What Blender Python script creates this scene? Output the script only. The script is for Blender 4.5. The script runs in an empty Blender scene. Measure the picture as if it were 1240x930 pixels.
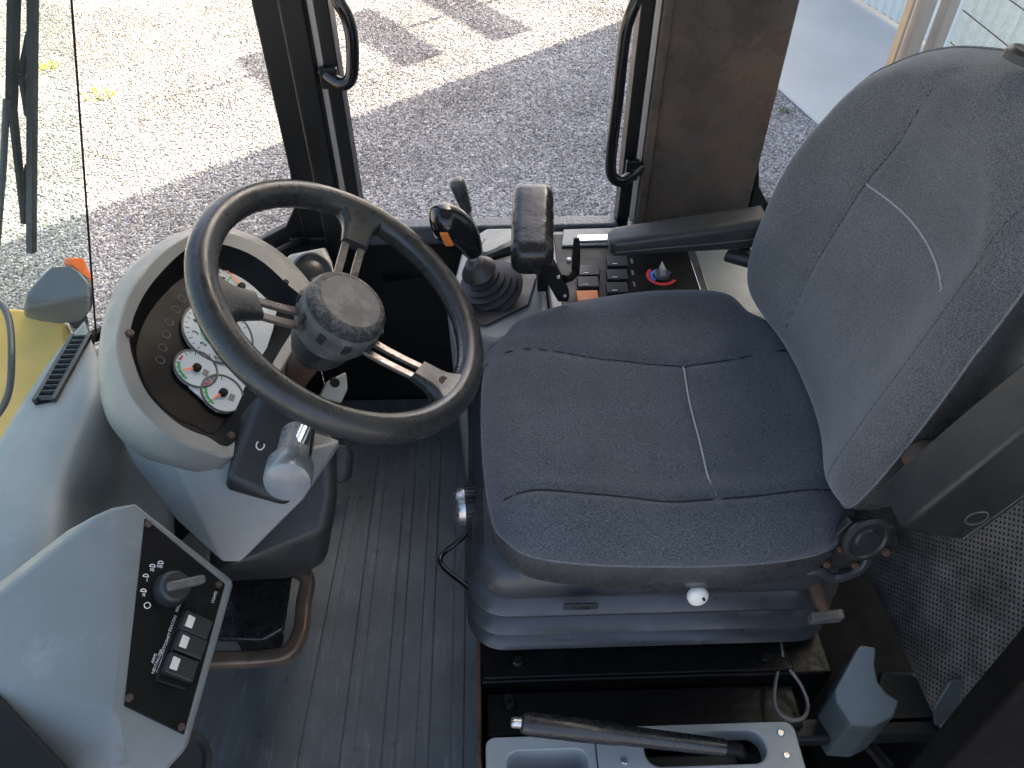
import bpy, bmesh, math, random
import numpy as np
from mathutils import Vector, Matrix
from mathutils import noise as mnoise

# ------------------------------------------------------------------ camera, world, sun, exposure
scene = bpy.context.scene
COL = scene.collection
HC = 1.32                      # camera height above the cab floor (z = 0)
PITCH, YAW, FPX = math.radians(44.8), math.radians(1.8), 931.0
Fw = np.array([math.sin(YAW)*math.cos(PITCH), math.cos(YAW)*math.cos(PITCH), -math.sin(PITCH)])
Rv = np.array([math.cos(YAW), -math.sin(YAW), 0.0])
Uv = np.cross(Rv, Fw)
CP = np.array([0.0, 0.0, HC])
cd = bpy.data.cameras.new('camera'); cam = bpy.data.objects.new('camera', cd); COL.objects.link(cam)
cam.matrix_world = Matrix([[Rv[0], Uv[0], -Fw[0], CP[0]], [Rv[1], Uv[1], -Fw[1], CP[1]],
                           [Rv[2], Uv[2], -Fw[2], CP[2]], [0, 0, 0, 1]])
cd.sensor_width = 36; cd.lens = FPX/1240*36; cd.clip_start = 0.02; cd.clip_end = 600
scene.camera = cam

SUN_EL = math.radians(38); SUN_AZ = math.atan2(4.015, 3.33)      # from behind the shed, far right
SD = np.array([math.sin(SUN_AZ)*math.cos(SUN_EL), math.cos(SUN_AZ)*math.cos(SUN_EL), math.sin(SUN_EL)])
w = bpy.data.worlds.new('World'); scene.world = w; w.use_nodes = True
nt = w.node_tree; bgn = nt.nodes['Background']
sky = nt.nodes.new('ShaderNodeTexSky'); sky.sky_type = 'NISHITA'; sky.sun_disc = False
sky.sun_elevation = SUN_EL; sky.sun_rotation = SUN_AZ; sky.air_density = 0.8; sky.dust_density = 5.0; sky.ozone_density = 0.3
nt.links.new(sky.outputs[0], bgn.inputs[0]); bgn.inputs[1].default_value = 0.15
sl = bpy.data.lights.new('sun', 'SUN'); sl.energy = 5.0; sl.angle = math.radians(0.5); sl.color = (1, .93, .82)
so = bpy.data.objects.new('sun', sl); COL.objects.link(so)
so.rotation_euler = Vector(SD).to_track_quat('Z', 'Y').to_euler(); so.location = Vector(SD)*40
scene.view_settings.view_transform = 'Standard'; scene.view_settings.look = 'None'
scene.view_settings.gamma = 1; scene.view_settings.exposure = 2.4
scene.view_settings.use_white_balance = True; scene.view_settings.white_balance_temperature = 6950; scene.view_settings.white_balance_tint = 9   # the camera's shade setting
scene.render.engine = 'CYCLES'
try:
    scene.cycles.max_bounces = 8; scene.cycles.transparent_max_bounces = 16
except Exception: pass

# ------------------------------------------------------------------ helpers
random.seed(4)
def ray(u, v): return Fw + Rv*(u-620)/FPX + Uv*(465-v)/FPX
def P(u, v, x=None, y=None, z=None):           # point of the place seen there, at a real height / distance
    d = ray(u, v)
    t = (z-HC)/d[2] if z is not None else (y/d[1] if y is not None else x/d[0])
    return CP + t*d
def PL(u, v, o, n):
    d = ray(u, v); return CP + d*(((np.asarray(o)-CP)@n)/(d@n))
def nrm(v): v = np.asarray(v, float); return v/np.linalg.norm(v)
OFF = {}
def frame_from(n, yref=(0, 1, 0)):
    n = nrm(n); er = nrm(np.asarray(yref, float)-np.dot(yref, n)*n); return er, np.cross(n, er), n
class MB:
    def __init__(s): s.v = []; s.f = []; s.uv = None
    def add(s, vs, fs):
        b = len(s.v); s.v += [tuple(map(float, q)) for q in vs]; s.f += [tuple(b+i for i in f) for f in fs]; return s
    def box(s, c, size, ax=None):
        ax = np.eye(3) if ax is None else np.array([nrm(a) for a in ax]); c = np.asarray(c, float)
        vs = [c+ax[0]*size[0]*.5*i+ax[1]*size[1]*.5*j+ax[2]*size[2]*.5*k for i in (-1, 1) for j in (-1, 1) for k in (-1, 1)]
        return s.add(vs, [(0, 1, 3, 2), (4, 6, 7, 5), (0, 4, 5, 1), (2, 3, 7, 6), (0, 2, 6, 4), (1, 5, 7, 3)])
    def bb(s, x0, x1, y0, y1, z0, z1): return s.box(((x0+x1)/2, (y0+y1)/2, (z0+z1)/2), (x1-x0, y1-y0, z1-z0))
    def loft(s, rings, cap0=True, cap1=True, closed=True):
        n = len(rings[0]); vs = [q for r in rings for q in r]; fs = []
        for i in range(len(rings)-1):
            for j in range(n if closed else n-1):
                a = i*n+j; b = i*n+(j+1) % n; fs.append((a, b, b+n, a+n))
        if cap0: fs.append(tuple(reversed(range(n))))
        if cap1: fs.append(tuple(range((len(rings)-1)*n, len(rings)*n)))
        return s.add(vs, fs)
    def tube(s, path, r, seg=10, closed=False, ends=True):
        path = [np.asarray(q, float) for q in path]; n = len(path); rings = []
        rr = r if hasattr(r, '__len__') else [r]*n
        up = None
        for i in range(n):
            a = path[(i-1) % n] if (i > 0 or closed) else path[i]; b = path[(i+1) % n] if (i < n-1 or closed) else path[i]
            t = nrm(b-a)
            if up is None:
                up = np.cross(t, (0, 0, 1)) if abs(t[2]) < .9 else np.cross(t, (1, 0, 0))
            up = nrm(up-np.dot(up, t)*t); w_ = np.cross(t, up)
            rings.append([path[i]+rr[i]*(math.cos(k*2*math.pi/seg)*up+math.sin(k*2*math.pi/seg)*w_) for k in range(seg)])
        if closed: rings.append(rings[0])
        return s.loft(rings, ends and not closed, ends and not closed)
    def lathe(s, prof, o, axis, seg=32, yref=(0, 1, 0.01), cap0=True, cap1=True):
        e1, e2, n = frame_from(axis, yref); o = np.asarray(o, float)
        rings = [[o+n*h+r*(math.cos(k*2*math.pi/seg)*e1+math.sin(k*2*math.pi/seg)*e2) for k in range(seg)] for r, h in prof]
        return s.loft(rings, cap0, cap1)
    def plate(s, pts, n, h):                     # polygon of 3-D points pushed along n by h
        n = nrm(n)*h; m = len(pts); a = [np.asarray(q, float) for q in pts]
        return s.loft([a, [q+n for q in a]])
    def hull(s, pts):
        bm = bmesh.new()
        for q in pts: bm.verts.new(tuple(map(float, q)))
        r = bmesh.ops.convex_hull(bm, input=bm.verts)
        for g in list(bm.verts):
            if not g.link_faces: bm.verts.remove(g)
        bmesh.ops.dissolve_limit(bm, angle_limit=math.radians(3), verts=bm.verts, edges=bm.edges)
        bm.verts.index_update(); bm.verts.ensure_lookup_table()
        s.add([q.co for q in bm.verts], [tuple(x.index for x in f.verts) for f in bm.faces]); bm.free(); return s
    def build(s, name, mat, parent=None, smooth=40, bevel=0, bseg=2, subd=0, off=None, fix=True):
        o0 = np.array(OFF[parent.name]) if parent is not None else (np.zeros(3) if off is None else np.asarray(off, float))
        me = bpy.data.meshes.new(name)
        me.from_pydata([tuple(np.asarray(q)-o0) for q in s.v], [], s.f)
        if fix:
            bm = bmesh.new(); bm.from_mesh(me); bmesh.ops.remove_doubles(bm, verts=bm.verts, dist=1e-6)
            bmesh.ops.recalc_face_normals(bm, faces=bm.faces); bm.to_mesh(me); bm.free()
        return link(name, me, mat, parent, smooth, bevel, bseg, subd, o0)
def link(name, me, mat, parent, smooth=40, bevel=0, bseg=2, subd=0, o0=(0, 0, 0)):
    me.materials.append(mat)
    if smooth:
        for p in me.polygons: p.use_smooth = True
        me.set_sharp_from_angle(angle=math.radians(smooth))
    o = bpy.data.objects.new(name, me); COL.objects.link(o)
    if parent is not None: o.parent = parent
    else: o.location = tuple(o0)
    OFF[o.name] = tuple(o0)
    if bevel:
        m = o.modifiers.new('bevel', 'BEVEL'); m.width = bevel; m.segments = bseg; m.limit_method = 'ANGLE'; m.angle_limit = math.radians(25)
        m.harden_normals = True
    if subd:
        m = o.modifiers.new('subd', 'SUBSURF'); m.levels = subd; m.render_levels = subd
    return o
def thing(name, label, cat, loc=(0, 0, 0), group=None):
    o = bpy.data.objects.new(name, None); COL.objects.link(o); o.location = tuple(map(float, loc)); o.empty_display_size = .05
    OFF[o.name] = tuple(map(float, loc)); o['label'] = label; o['category'] = cat
    if group: o['group'] = group
    return o
def tag(o, label, cat, group=None):
    o['label'] = label; o['category'] = cat
    if group: o['group'] = group
    return o
def struct(o): o['kind'] = 'structure'; return o
def smooth_path(pts, n=6, closed=False):        # Catmull-Rom
    pts = [np.asarray(q, float) for q in pts]; m = len(pts); out = []
    g = lambda i: pts[i % m] if closed else pts[max(0, min(m-1, i))]
    for i in range(m if closed else m-1):
        a, b, c, d = g(i-1), g(i), g(i+1), g(i+2)
        for k in range(n):
            t = k/n
            out.append(.5*((2*b)+(-a+c)*t+(2*a-5*b+4*c-d)*t*t+(-a+3*b-3*c+d)*t**3))
    if not closed: out.append(pts[-1])
    return out
def rrect(hx, hy, r, n=5):                       # rounded rectangle, 2-D
    out = []
    for cx, cy, a0 in ((hx-r, hy-r, 0), (-hx+r, hy-r, 90), (-hx+r, -hy+r, 180), (hx-r, -hy+r, 270)):
        for k in range(n+1):
            a = math.radians(a0+90*k/n); out.append((cx+r*math.cos(a), cy+r*math.sin(a)))
    return out
def sweep_rr(mb, path, hx, hy, r, e1, e2, n=5, taper=None):   # rounded-rect sections lofted along points
    rings = []
    for i, q in enumerate(path):
        k = taper[i] if taper else (1, 1)
        rings.append([np.asarray(q, float)+np.asarray(e1)*a*k[0]+np.asarray(e2)*b*k[1] for a, b in rrect(hx, hy, r, n)])
    return mb.loft(rings)
def bolt(parent, o, axis, r=.005, h=.004, mat=None, name='bolt', hexa=True):
    return MB().lathe([(r, -.001), (r, h*.75), (r*.82, h), ], o, axis, 6 if hexa else 14).build(name, mat, parent, smooth=30)
def text(parent, s, o, right, up, size, mat, name='lettering', lift=.0006, align='CENTER', thick=0.0002):
    cu = bpy.data.curves.new('t', 'FONT'); cu.body = s; cu.size = size; cu.align_x = align; cu.align_y = 'CENTER'
    cu.extrude = thick; cu.resolution_u = 2
    ob = bpy.data.objects.new('t', cu); COL.objects.link(ob)
    bpy.context.view_layer.update()
    me = bpy.data.meshes.new_from_object(ob.evaluated_get(bpy.context.evaluated_depsgraph_get()))
    bpy.data.objects.remove(ob); bpy.data.curves.remove(cu)
    r = nrm(right); n = nrm(np.cross(r, up)); u = np.cross(n, r); o0 = np.array(OFF[parent.name])
    for v in me.vertices:
        q = np.asarray(o)+r*v.co.x+u*v.co.y+n*(v.co.z+lift)-o0; v.co = q
    me.materials.clear()
    return link(name, me, mat, parent, 0, o0=o0)

# ------------------------------------------------------------------ materials
def mat_base(name):
    m = bpy.data.materials.new(name); m.use_nodes = True
    return m, m.node_tree, m.node_tree.nodes['Principled BSDF']
def N(t, typ, **k):
    n = t.nodes.new(typ)
    for a, b in k.items(): setattr(n, a, b)
    return n
def noise_n(t, vec, scale, detail=4, rough=.55):
    n = N(t, 'ShaderNodeTexNoise'); n.inputs['Scale'].default_value = scale; n.inputs['Detail'].default_value = detail
    n.inputs['Roughness'].default_value = rough; t.links.new(vec, n.inputs['Vector']); return n.outputs[0]
def ramp(t, fac, lo, hi, c0, c1):
    r = N(t, 'ShaderNodeValToRGB'); e = r.color_ramp.elements
    e[0].position = lo; e[1].position = hi
    e[0].color = c0 if len(c0) == 4 else (*c0, 1); e[1].color = c1 if len(c1) == 4 else (*c1, 1)
    t.links.new(fac, r.inputs[0]); return r.outputs[0]
def mixc(t, fac, a, b, mode='MIX'):
    m = N(t, 'ShaderNodeMix', data_type='RGBA', blend_type=mode)
    for s, q in ((0, fac), (6, a), (7, b)):
        if hasattr(q, 'default_value') or hasattr(q, 'is_linked'): t.links.new(q, m.inputs[s])
        elif s == 0: m.inputs[s].default_value = q
        else: m.inputs[s].default_value = (*q, 1)
    return m.outputs[2]
def pm(name, col, rough=.5, metal=0., var=.18, vscale=7, bump=.15, bscale=450, bdist=.0006, dust=None, dustc=(.35, .34, .32), dscale=25, rvar=.12, spec=.5, coat=0, sheen=0, wear=None, wearc=(.2, .1, .05), wscale=18):
    m, t, b = mat_base(name); tc = N(t, 'ShaderNodeTexCoord').outputs['Object']
    n1 = noise_n(t, tc, vscale, 5)
    dk = tuple(c*(1-var) for c in col); lt = tuple(min(1, c*(1+var)) for c in col)
    c = ramp(t, n1, .3, .7, dk, lt)
    if wear:
        f = ramp(t, noise_n(t, tc, wscale, 8, .65), wear, wear+.12, (0, 0, 0), (1, 1, 1)); c = mixc(t, f, c, wearc)
    if dust:
        f = ramp(t, noise_n(t, tc, dscale, 8, .7), dust, dust+.25, (0, 0, 0), (.55, .55, .55)); c = mixc(t, f, c, dustc)
    t.links.new(c, b.inputs['Base Color'])
    mr = N(t, 'ShaderNodeMapRange'); mr.inputs['To Min'].default_value = max(.02, rough-rvar); mr.inputs['To Max'].default_value = min(1, rough+rvar)
    mr.inputs['From Min'].default_value = .3; mr.inputs['From Max'].default_value = .7
    t.links.new(noise_n(t, tc, vscale*4.3, 6, .65), mr.inputs[0]); t.links.new(mr.outputs[0], b.inputs['Roughness'])
    b.inputs['Metallic'].default_value = metal; b.inputs['Specular IOR Level'].default_value = spec
    b.inputs['Coat Weight'].default_value = coat; b.inputs['Coat Roughness'].default_value = .15
    b.inputs['Sheen Weight'].default_value = sheen
    if bump:
        bp = N(t, 'ShaderNodeBump'); bp.inputs['Strength'].default_value = bump; bp.inputs['Distance'].default_value = bdist
        t.links.new(noise_n(t, tc, bscale, 3), bp.inputs['Height']); t.links.new(bp.outputs[0], b.inputs['Normal'])
    return m
G = {}
G['grey'] = pm('grey_dash_plastic', (.172, .187, .187), .40, var=.14, vscale=6, bump=.2, bscale=900, dust=.58, dustc=(.36, .37, .36), dscale=14, wear=.63, wearc=(.11, .112, .108), wscale=22)
G['grey_lt'] = pm('pale_grey_plastic', (.27, .285, .285), .42, var=.12, bump=.2, bscale=900)
G['binn'] = pm('binnacle_grey_plastic', (.215, .215, .20), .45, var=.12, bump=.2, bscale=900)
G['stalk'] = pm('worn_stalk_grey', (.20, .215, .225), .33, metal=.25, var=.15, vscale=30, dust=.66, dustc=(.3, .28, .27))
G['beige'] = pm('beige_plastic', (.36, .35, .30), .5, var=.08)
G['dkplastic'] = pm('charcoal_plastic', (.021, .0215, .022), .42, var=.2, bump=.3, bscale=700, dust=.66)
G['black'] = pm('black_painted_steel', (.0065, .0068, .0072), .40, spec=.3, var=.3, bump=.25, bscale=160, bdist=.001, dust=.68, dustc=(.12, .11, .10), dscale=30)
G['blackgloss'] = pm('gloss_black_plastic', (.008, .008, .009), .12, var=.2, bump=.05, rvar=.05)
G['void'] = pm('grimy_black_floor', (.003, .003, .003), .75, spec=.08, var=.3)
G['pedb'] = pm('oily_black_steel', (.0035, .0035, .004), .42, spec=.22, var=.4, vscale=20, bump=.5, bscale=90, bdist=.0015, dust=.72, dustc=(.05, .05, .05), dscale=60)
G['matt'] = pm('matt_black_plastic', (.0065, .0065, .007), .6, spec=.2, var=.2)
G['panel'] = pm('black_panel', (.0035, .0035, .004), .45, spec=.2, var=.2, bump=.05, dust=.74, dustc=(.03, .03, .03))
G['rim'] = pm('worn_wheel_rim', (.026, .026, .026), .30, var=.3, vscale=9, bump=.25, bscale=500, dust=.66, dustc=(.12, .115, .105), dscale=7)
G['yoke'] = pm('worn_spoke_cover', (.13, .125, .11), .5, var=.2, bump=.2)
G['spoke'] = pm('worn_bare_spoke', (.24, .21, .19), .36, metal=.75, var=.25, vscale=30, wear=.56, wearc=(.10, .06, .045), wscale=60)
G['hub'] = pm('dusty_hub_plastic', (.085, .083, .078), .5, var=.3, vscale=20, dust=.5, dustc=(.22, .21, .19), dscale=40, bump=.3)
G['steel'] = pm('bare_steel', (.50, .50, .50), .3, metal=.9, var=.15, vscale=40)
G['chrome'] = pm('chrome', (.72, .73, .74), .12, metal=1, var=.05, rvar=.05, bump=0)
G['rust'] = pm('rusty_steel', (.10, .052, .034), .7, metal=.2, var=.35, vscale=40, bump=.5, bscale=250, wear=.55, wearc=(.05, .035, .03))
G['screw'] = pm('rusty_screw', (.055, .032, .024), .6, var=.3, vscale=200)
G['pedal'] = pm('polished_pedal_rubber', (.012, .012, .013), .28, var=.4, vscale=25, bump=.8, bscale=35, bdist=.004, dust=.62, dustc=(.10, .10, .10), dscale=35)
G['rubber'] = pm('black_rubber', (.022, .022, .024), .48, var=.25, vscale=30, bump=.2, dust=.6, dustc=(.09, .09, .09))
G['vinyl'] = pm('dark_vinyl', (.046, .046, .046), .30, var=.22, vscale=12, bump=.3, bscale=600, dust=.6, dustc=(.14, .125, .11), dscale=12)
G['armv'] = pm('dark_armrest_vinyl', (.024, .025, .024), .38, spec=.4, var=.2, vscale=10, bump=.3, bscale=500, dust=.6, dustc=(.10, .085, .07), dscale=14)
G['padv'] = pm('wrinkled_black_vinyl', (.014, .014, .014), .24, var=.3, vscale=20, bump=.45, bscale=38, bdist=.003, dust=.74, dustc=(.12, .10, .08))
G['bellows'] = pm('suspension_bellows_rubber', (.036, .038, .042), .34, var=.2, vscale=8, bump=.25, bscale=350, dust=.62, dustc=(.13, .13, .14), dscale=10)
G['postblk'] = pm('chipped_black_post', (.0035, .0032, .003), .65, spec=.1, var=.3, bump=.3, bscale=120, bdist=.001, wear=.66, wearc=(.05, .04, .03), wscale=60)
G['levblk'] = pm('polished_black_grip', (.018, .018, .019), .26, var=.3, vscale=25, bump=.15, dust=.66, dustc=(.12, .11, .1))
G['liner'] = pm('pale_roof_liner', (.50, .50, .48), .8, var=.05)
G['pframe'] = pm('worn_brown_pedal_frame', (.15, .105, .08), .4, metal=.5, var=.3, vscale=25, wear=.6, wearc=(.05, .035, .03), wscale=40)
G['orange'] = pm('orange_switch', (.75, .22, .045), .4, var=.1)
G['lens'] = pm('orange_lens', (.95, .16, .015), .25, var=.1)
G['white'] = pm('white_print', (.75, .75, .72), .5, var=.05, bump=0)
G['dim'] = pm('dim_print', (.16, .16, .16), .5, var=.05, bump=0)
G['ivory'] = pm('ivory_plastic', (.72, .70, .62), .35, var=.06)
G['gauge'] = pm('gauge_face', (.50, .55, .57), .5, var=.04, bump=0)
G['gold'] = pm('lcd_window', (.28, .26, .19), .3, var=.05, bump=0)
G['needle'] = pm('orange_needle', (.95, .22, .05), .5, var=.02, bump=0)
G['gred'] = pm('red_print', (.62, .03, .04), .5, var=.04, bump=0)
G['ggreen'] = pm('green_print', (.02, .33, .11), .5, var=.04, bump=0)
G['gblue'] = pm('blue_print', (.05, .22, .65), .5, var=.04, bump=0)
G['yellow'] = pm('yellow_paint', (.58, .36, .07), .5, var=.18, vscale=5, dust=.60, dustc=(.5, .42, .25), dscale=9)
G['lampgrey'] = pm('lamp_shell_grey', (.075, .085, .09), .35, var=.1)
G['pillarw'] = pm('worn_pillar_plate', (.066, .050, .041), .30, rvar=.22, var=.5, vscale=4, bump=.4, bscale=220, bdist=.001, wear=.52, wearc=(.115, .072, .05), wscale=4, dust=.66, dustc=(.14, .13, .12), dscale=40)
G['seal'] = pm('pale_lit_edge_seal', (.42, .36, .32), .4, var=.12)  # sunlight on the front pillar's edge is put into this pale tone
G['post'] = pm('pale_grey_lit_post', (.40, .36, .33), .4, var=.1)  # strong light on the rear posts is put into this pale grey
G['lit_edge'] = pm('lit_glass_edge', (.48, .33, .20), .4, var=.1)  # strong light along the glass edge is put into this amber colour
G['stitch'] = pm('pale_stitching', (.34, .34, .33), .8, var=.25, vscale=900, bump=0)
G['seamg'] = pm('grey_edge_stitching', (.15, .15, .15), .8, var=.5, vscale=500, bump=0)
G['seamd'] = pm('dark_stitching', (.012, .013, .016), .8, var=.2, bump=0)
G['concrete'] = pm('slab_concrete', (.42, .41, .39), .8, var=.08, vscale=1.2, bump=.3, bscale=60, bdist=.003)
G['clad'] = pm('pale_cladding', (.60, .62, .58), .5, var=.05, vscale=1.5)
G['sill'] = pm('textured_sill_paint', (.055, .065, .075), .38, var=.3, vscale=60, bump=.8, bscale=140, bdist=.002)
G['cable'] = pm('steel_cable', (.22, .22, .22), .4, metal=.6, var=.4, vscale=500)
G['teal'] = pm('blue_grey_moulding', (.085, .105, .112), .42, var=.15, dust=.62, dustc=(.16, .18, .19))
G['darkmould'] = pm('dark_moulding', (.014, .017, .018), .5, spec=.3, var=.2, dust=.66, dustc=(.1, .1, .1))

def fabric(name, lo, hi, scale):
    m, t, b = mat_base(name); tc = N(t, 'ShaderNodeTexCoord').outputs['Object']
    f = noise_n(t, tc, scale, 2, .6); big = noise_n(t, tc, 9, 4)
    c = ramp(t, f, .32, .68, lo, hi)
    c = mixc(t, .35, c, ramp(t, big, .3, .7, (.55, .55, .55), (1.3, 1.3, 1.3)), 'MULTIPLY')
    t.links.new(c, b.inputs['Base Color']); b.inputs['Roughness'].default_value = .9
    b.inputs['Specular IOR Level'].default_value = .2
    b.inputs['Sheen Weight'].default_value = .3; b.inputs['Sheen Roughness'].default_value = .45; b.inputs['Sheen Tint'].default_value = (.8, .9, 1, 1)
    bp = N(t, 'ShaderNodeBump'); bp.inputs['Strength'].default_value = .6; bp.inputs['Distance'].default_value = .001
    t.links.new(f, bp.inputs['Height']); t.links.new(bp.outputs[0], b.inputs['Normal']); return m
G['fabric'] = fabric('seat_cushion_fabric', (.026, .029, .033), (.112, .122, .136), 600)  # blue sky light on the cushion is put into this tint
G['fabric_b'] = fabric('seat_back_fabric', (.046, .046, .047), (.150, .150, .150), 620)  # same cloth, its warmer bounce light put into a lighter neutral grey

def mat_mat():
    m, t, b = mat_base('floor_mat_rubber'); tc = N(t, 'ShaderNodeTexCoord').outputs['Object']
    c = ramp(t, noise_n(t, tc, 6, 6), .3, .7, (.055, .066, .069), (.115, .132, .137))
    mp = N(t, 'ShaderNodeMapping'); mp.inputs['Scale'].default_value = (40, 5, 5); t.links.new(tc, mp.inputs[0])
    sc = ramp(t, noise_n(t, mp.outputs[0], 2.2, 9, .75), .54, .70, (0, 0, 0), (.7, .7, .7)); c = mixc(t, sc, c, (.21, .22, .22))
    sp = ramp(t, noise_n(t, tc, 170, 3, .5), .70, .75, (0, 0, 0), (.7, .7, .7)); c = mixc(t, sp, c, (.22, .22, .22))
    t.links.new(c, b.inputs['Base Color'])
    r = N(t, 'ShaderNodeMapRange'); r.inputs['To Min'].default_value = .22; r.inputs['To Max'].default_value = .52; r.inputs['From Min'].default_value = .3; r.inputs['From Max'].default_value = .7
    t.links.new(noise_n(t, tc, 22, 7, .7), r.inputs[0]); t.links.new(r.outputs[0], b.inputs['Roughness'])
    bp = N(t, 'ShaderNodeBump'); bp.inputs['Strength'].default_value = .5; bp.inputs['Distance'].default_value = .003
    t.links.new(noise_n(t, tc, 60, 8, .75), bp.inputs['Height']); t.links.new(bp.outputs[0], b.inputs['Normal']); return m
G['mat'] = mat_mat()

def mat_cap():
    m, t, b = mat_base('cracked_hub_cap'); tc = N(t, 'ShaderNodeTexCoord').outputs['Object']
    v = N(t, 'ShaderNodeTexVoronoi', feature='DISTANCE_TO_EDGE'); v.inputs['Scale'].default_value = 190
    mp = N(t, 'ShaderNodeMapping'); t.links.new(tc, mp.inputs[0])
    nz = N(t, 'ShaderNodeTexNoise'); nz.inputs['Scale'].default_value = 60; t.links.new(tc, nz.inputs['Vector'])
    ad = N(t, 'ShaderNodeVectorMath', operation='MULTIPLY_ADD'); t.links.new(nz.outputs['Color'], ad.inputs[0]); ad.inputs[1].default_value = (.02, .02, .02); t.links.new(tc, ad.inputs[2])
    t.links.new(ad.outputs[0], v.inputs['Vector'])
    fl = noise_n(t, ad.outputs[0], 130, 6, .7)
    c = ramp(t, fl, .42, .72, (.012, .012, .013), (.14, .14, .14)); t.links.new(c, b.inputs['Base Color'])
    b.inputs['Roughness'].default_value = .28
    bp = N(t, 'ShaderNodeBump'); bp.inputs['Strength'].default_value = 1; bp.inputs['Distance'].default_value = .004
    t.links.new(fl, bp.inputs['Height']); t.links.new(bp.outputs[0], b.inputs['Normal']); return m
G['cap'] = mat_cap()

def mat_perf():
    m, t, b = mat_base('perforated_trim'); uv = N(t, 'ShaderNodeUVMap').outputs[0]; tc = N(t, 'ShaderNodeTexCoord').outputs['Object']
    mp = N(t, 'ShaderNodeMapping'); mp.inputs['Scale'].default_value = (135, 135, 1); mp.inputs['Rotation'].default_value = (0, 0, math.radians(45)); t.links.new(uv, mp.inputs[0])
    fr = N(t, 'ShaderNodeVectorMath', operation='FRACTION'); t.links.new(mp.outputs[0], fr.inputs[0])
    ds = N(t, 'ShaderNodeVectorMath', operation='DISTANCE'); t.links.new(fr.outputs[0], ds.inputs[0]); ds.inputs[1].default_value = (.5, .5, 0)
    d = ramp(t, ds.outputs['Value'], .20, .26, (0, 0, 0), (1, 1, 1))
    c0 = ramp(t, noise_n(t, tc, 14, 6, .65), .35, .7, (.08, .075, .07), (.27, .25, .23))
    c = mixc(t, d, (.004, .004, .004), c0); t.links.new(c, b.inputs['Base Color'])
    b.inputs['Roughness'].default_value = .38
    bp = N(t, 'ShaderNodeBump'); bp.inputs['Strength'].default_value = .7; bp.inputs['Distance'].default_value = .002
    t.links.new(d, bp.inputs['Height']); t.links.new(bp.outputs[0], b.inputs['Normal']); return m
G['perf'] = mat_perf()

def mat_glass(name, tint, gloss, dustamt=0., dscale=30, dustc=(.8, .8, .76)):
    m, t, b = mat_base(name); t.nodes.remove(b); out = t.nodes['Material Output']
    tr = N(t, 'ShaderNodeBsdfTransparent'); tr.inputs[0].default_value = (*tint, 1)
    gl = N(t, 'ShaderNodeBsdfGlossy'); gl.inputs['Roughness'].default_value = .02
    mx = N(t, 'ShaderNodeMixShader'); mx.inputs[0].default_value = gloss; t.links.new(tr.outputs[0], mx.inputs[1]); t.links.new(gl.outputs[0], mx.inputs[2])
    last = mx.outputs[0]
    if dustamt:
        tc = N(t, 'ShaderNodeTexCoord').outputs['Object']
        df = N(t, 'ShaderNodeBsdfTranslucent'); df.inputs[0].default_value = (*dustc, 1)
        d2 = N(t, 'ShaderNodeBsdfDiffuse'); d2.inputs[0].default_value = (*dustc, 1)
        dm = N(t, 'ShaderNodeMixShader'); dm.inputs[0].default_value = .5; t.links.new(df.outputs[0], dm.inputs[1]); t.links.new(d2.outputs[0], dm.inputs[2])
        f = ramp(t, noise_n(t, tc, dscale, 6, .6), .3, .75, (dustamt*.35,)*3, (dustamt,)*3)
        m2 = N(t, 'ShaderNodeMixShader'); t.links.new(f, m2.inputs[0]); t.links.new(last, m2.inputs[1]); t.links.new(dm.outputs[0], m2.inputs[2]); last = m2.outputs[0]
    t.links.new(last, out.inputs[0]); return m
G['glass'] = mat_glass('side_glass', (.985, .993, .988), .012)
G['screen'] = mat_glass('windscreen_glass', (.88, .945, .925), .035, .03, 12)
G['rearglass'] = mat_glass('dusty_rear_glass', (.95, .97, .93), .02, .30, 60)
G['lcover'] = mat_glass('cluster_cover', (.98, .98, .98), .02)

# ------------------------------------------------------------------ outdoors
GZ = -1.5
def mat_ground():
    m, t, b = mat_base('gravel_bed'); tc = N(t, 'ShaderNodeTexCoord').outputs['Object']
    v = N(t, 'ShaderNodeTexVoronoi'); v.inputs['Scale'].default_value = 60; t.links.new(tc, v.inputs['Vector'])
    sx = N(t, 'ShaderNodeSeparateColor'); t.links.new(v.outputs['Color'], sx.inputs[0])
    c = ramp(t, sx.outputs[0], 0, 1, (.20, .175, .17), (.46, .43, .42))
    t.links.new(c, b.inputs['Base Color']); b.inputs['Roughness'].default_value = .9
    bp = N(t, 'ShaderNodeBump'); bp.inputs['Strength'].default_value = 1; bp.inputs['Distance'].default_value = .02; bp.invert = True
    t.links.new(v.outputs['Distance'], bp.inputs['Height']); t.links.new(bp.outputs[0], b.inputs['Normal']); return m
struct(MB().add([(-250, -250, GZ), (250, -250, GZ), (250, 250, GZ), (-250, 250, GZ)], [(0, 1, 2, 3)]).build('ground', mat_ground(), smooth=0))

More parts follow.
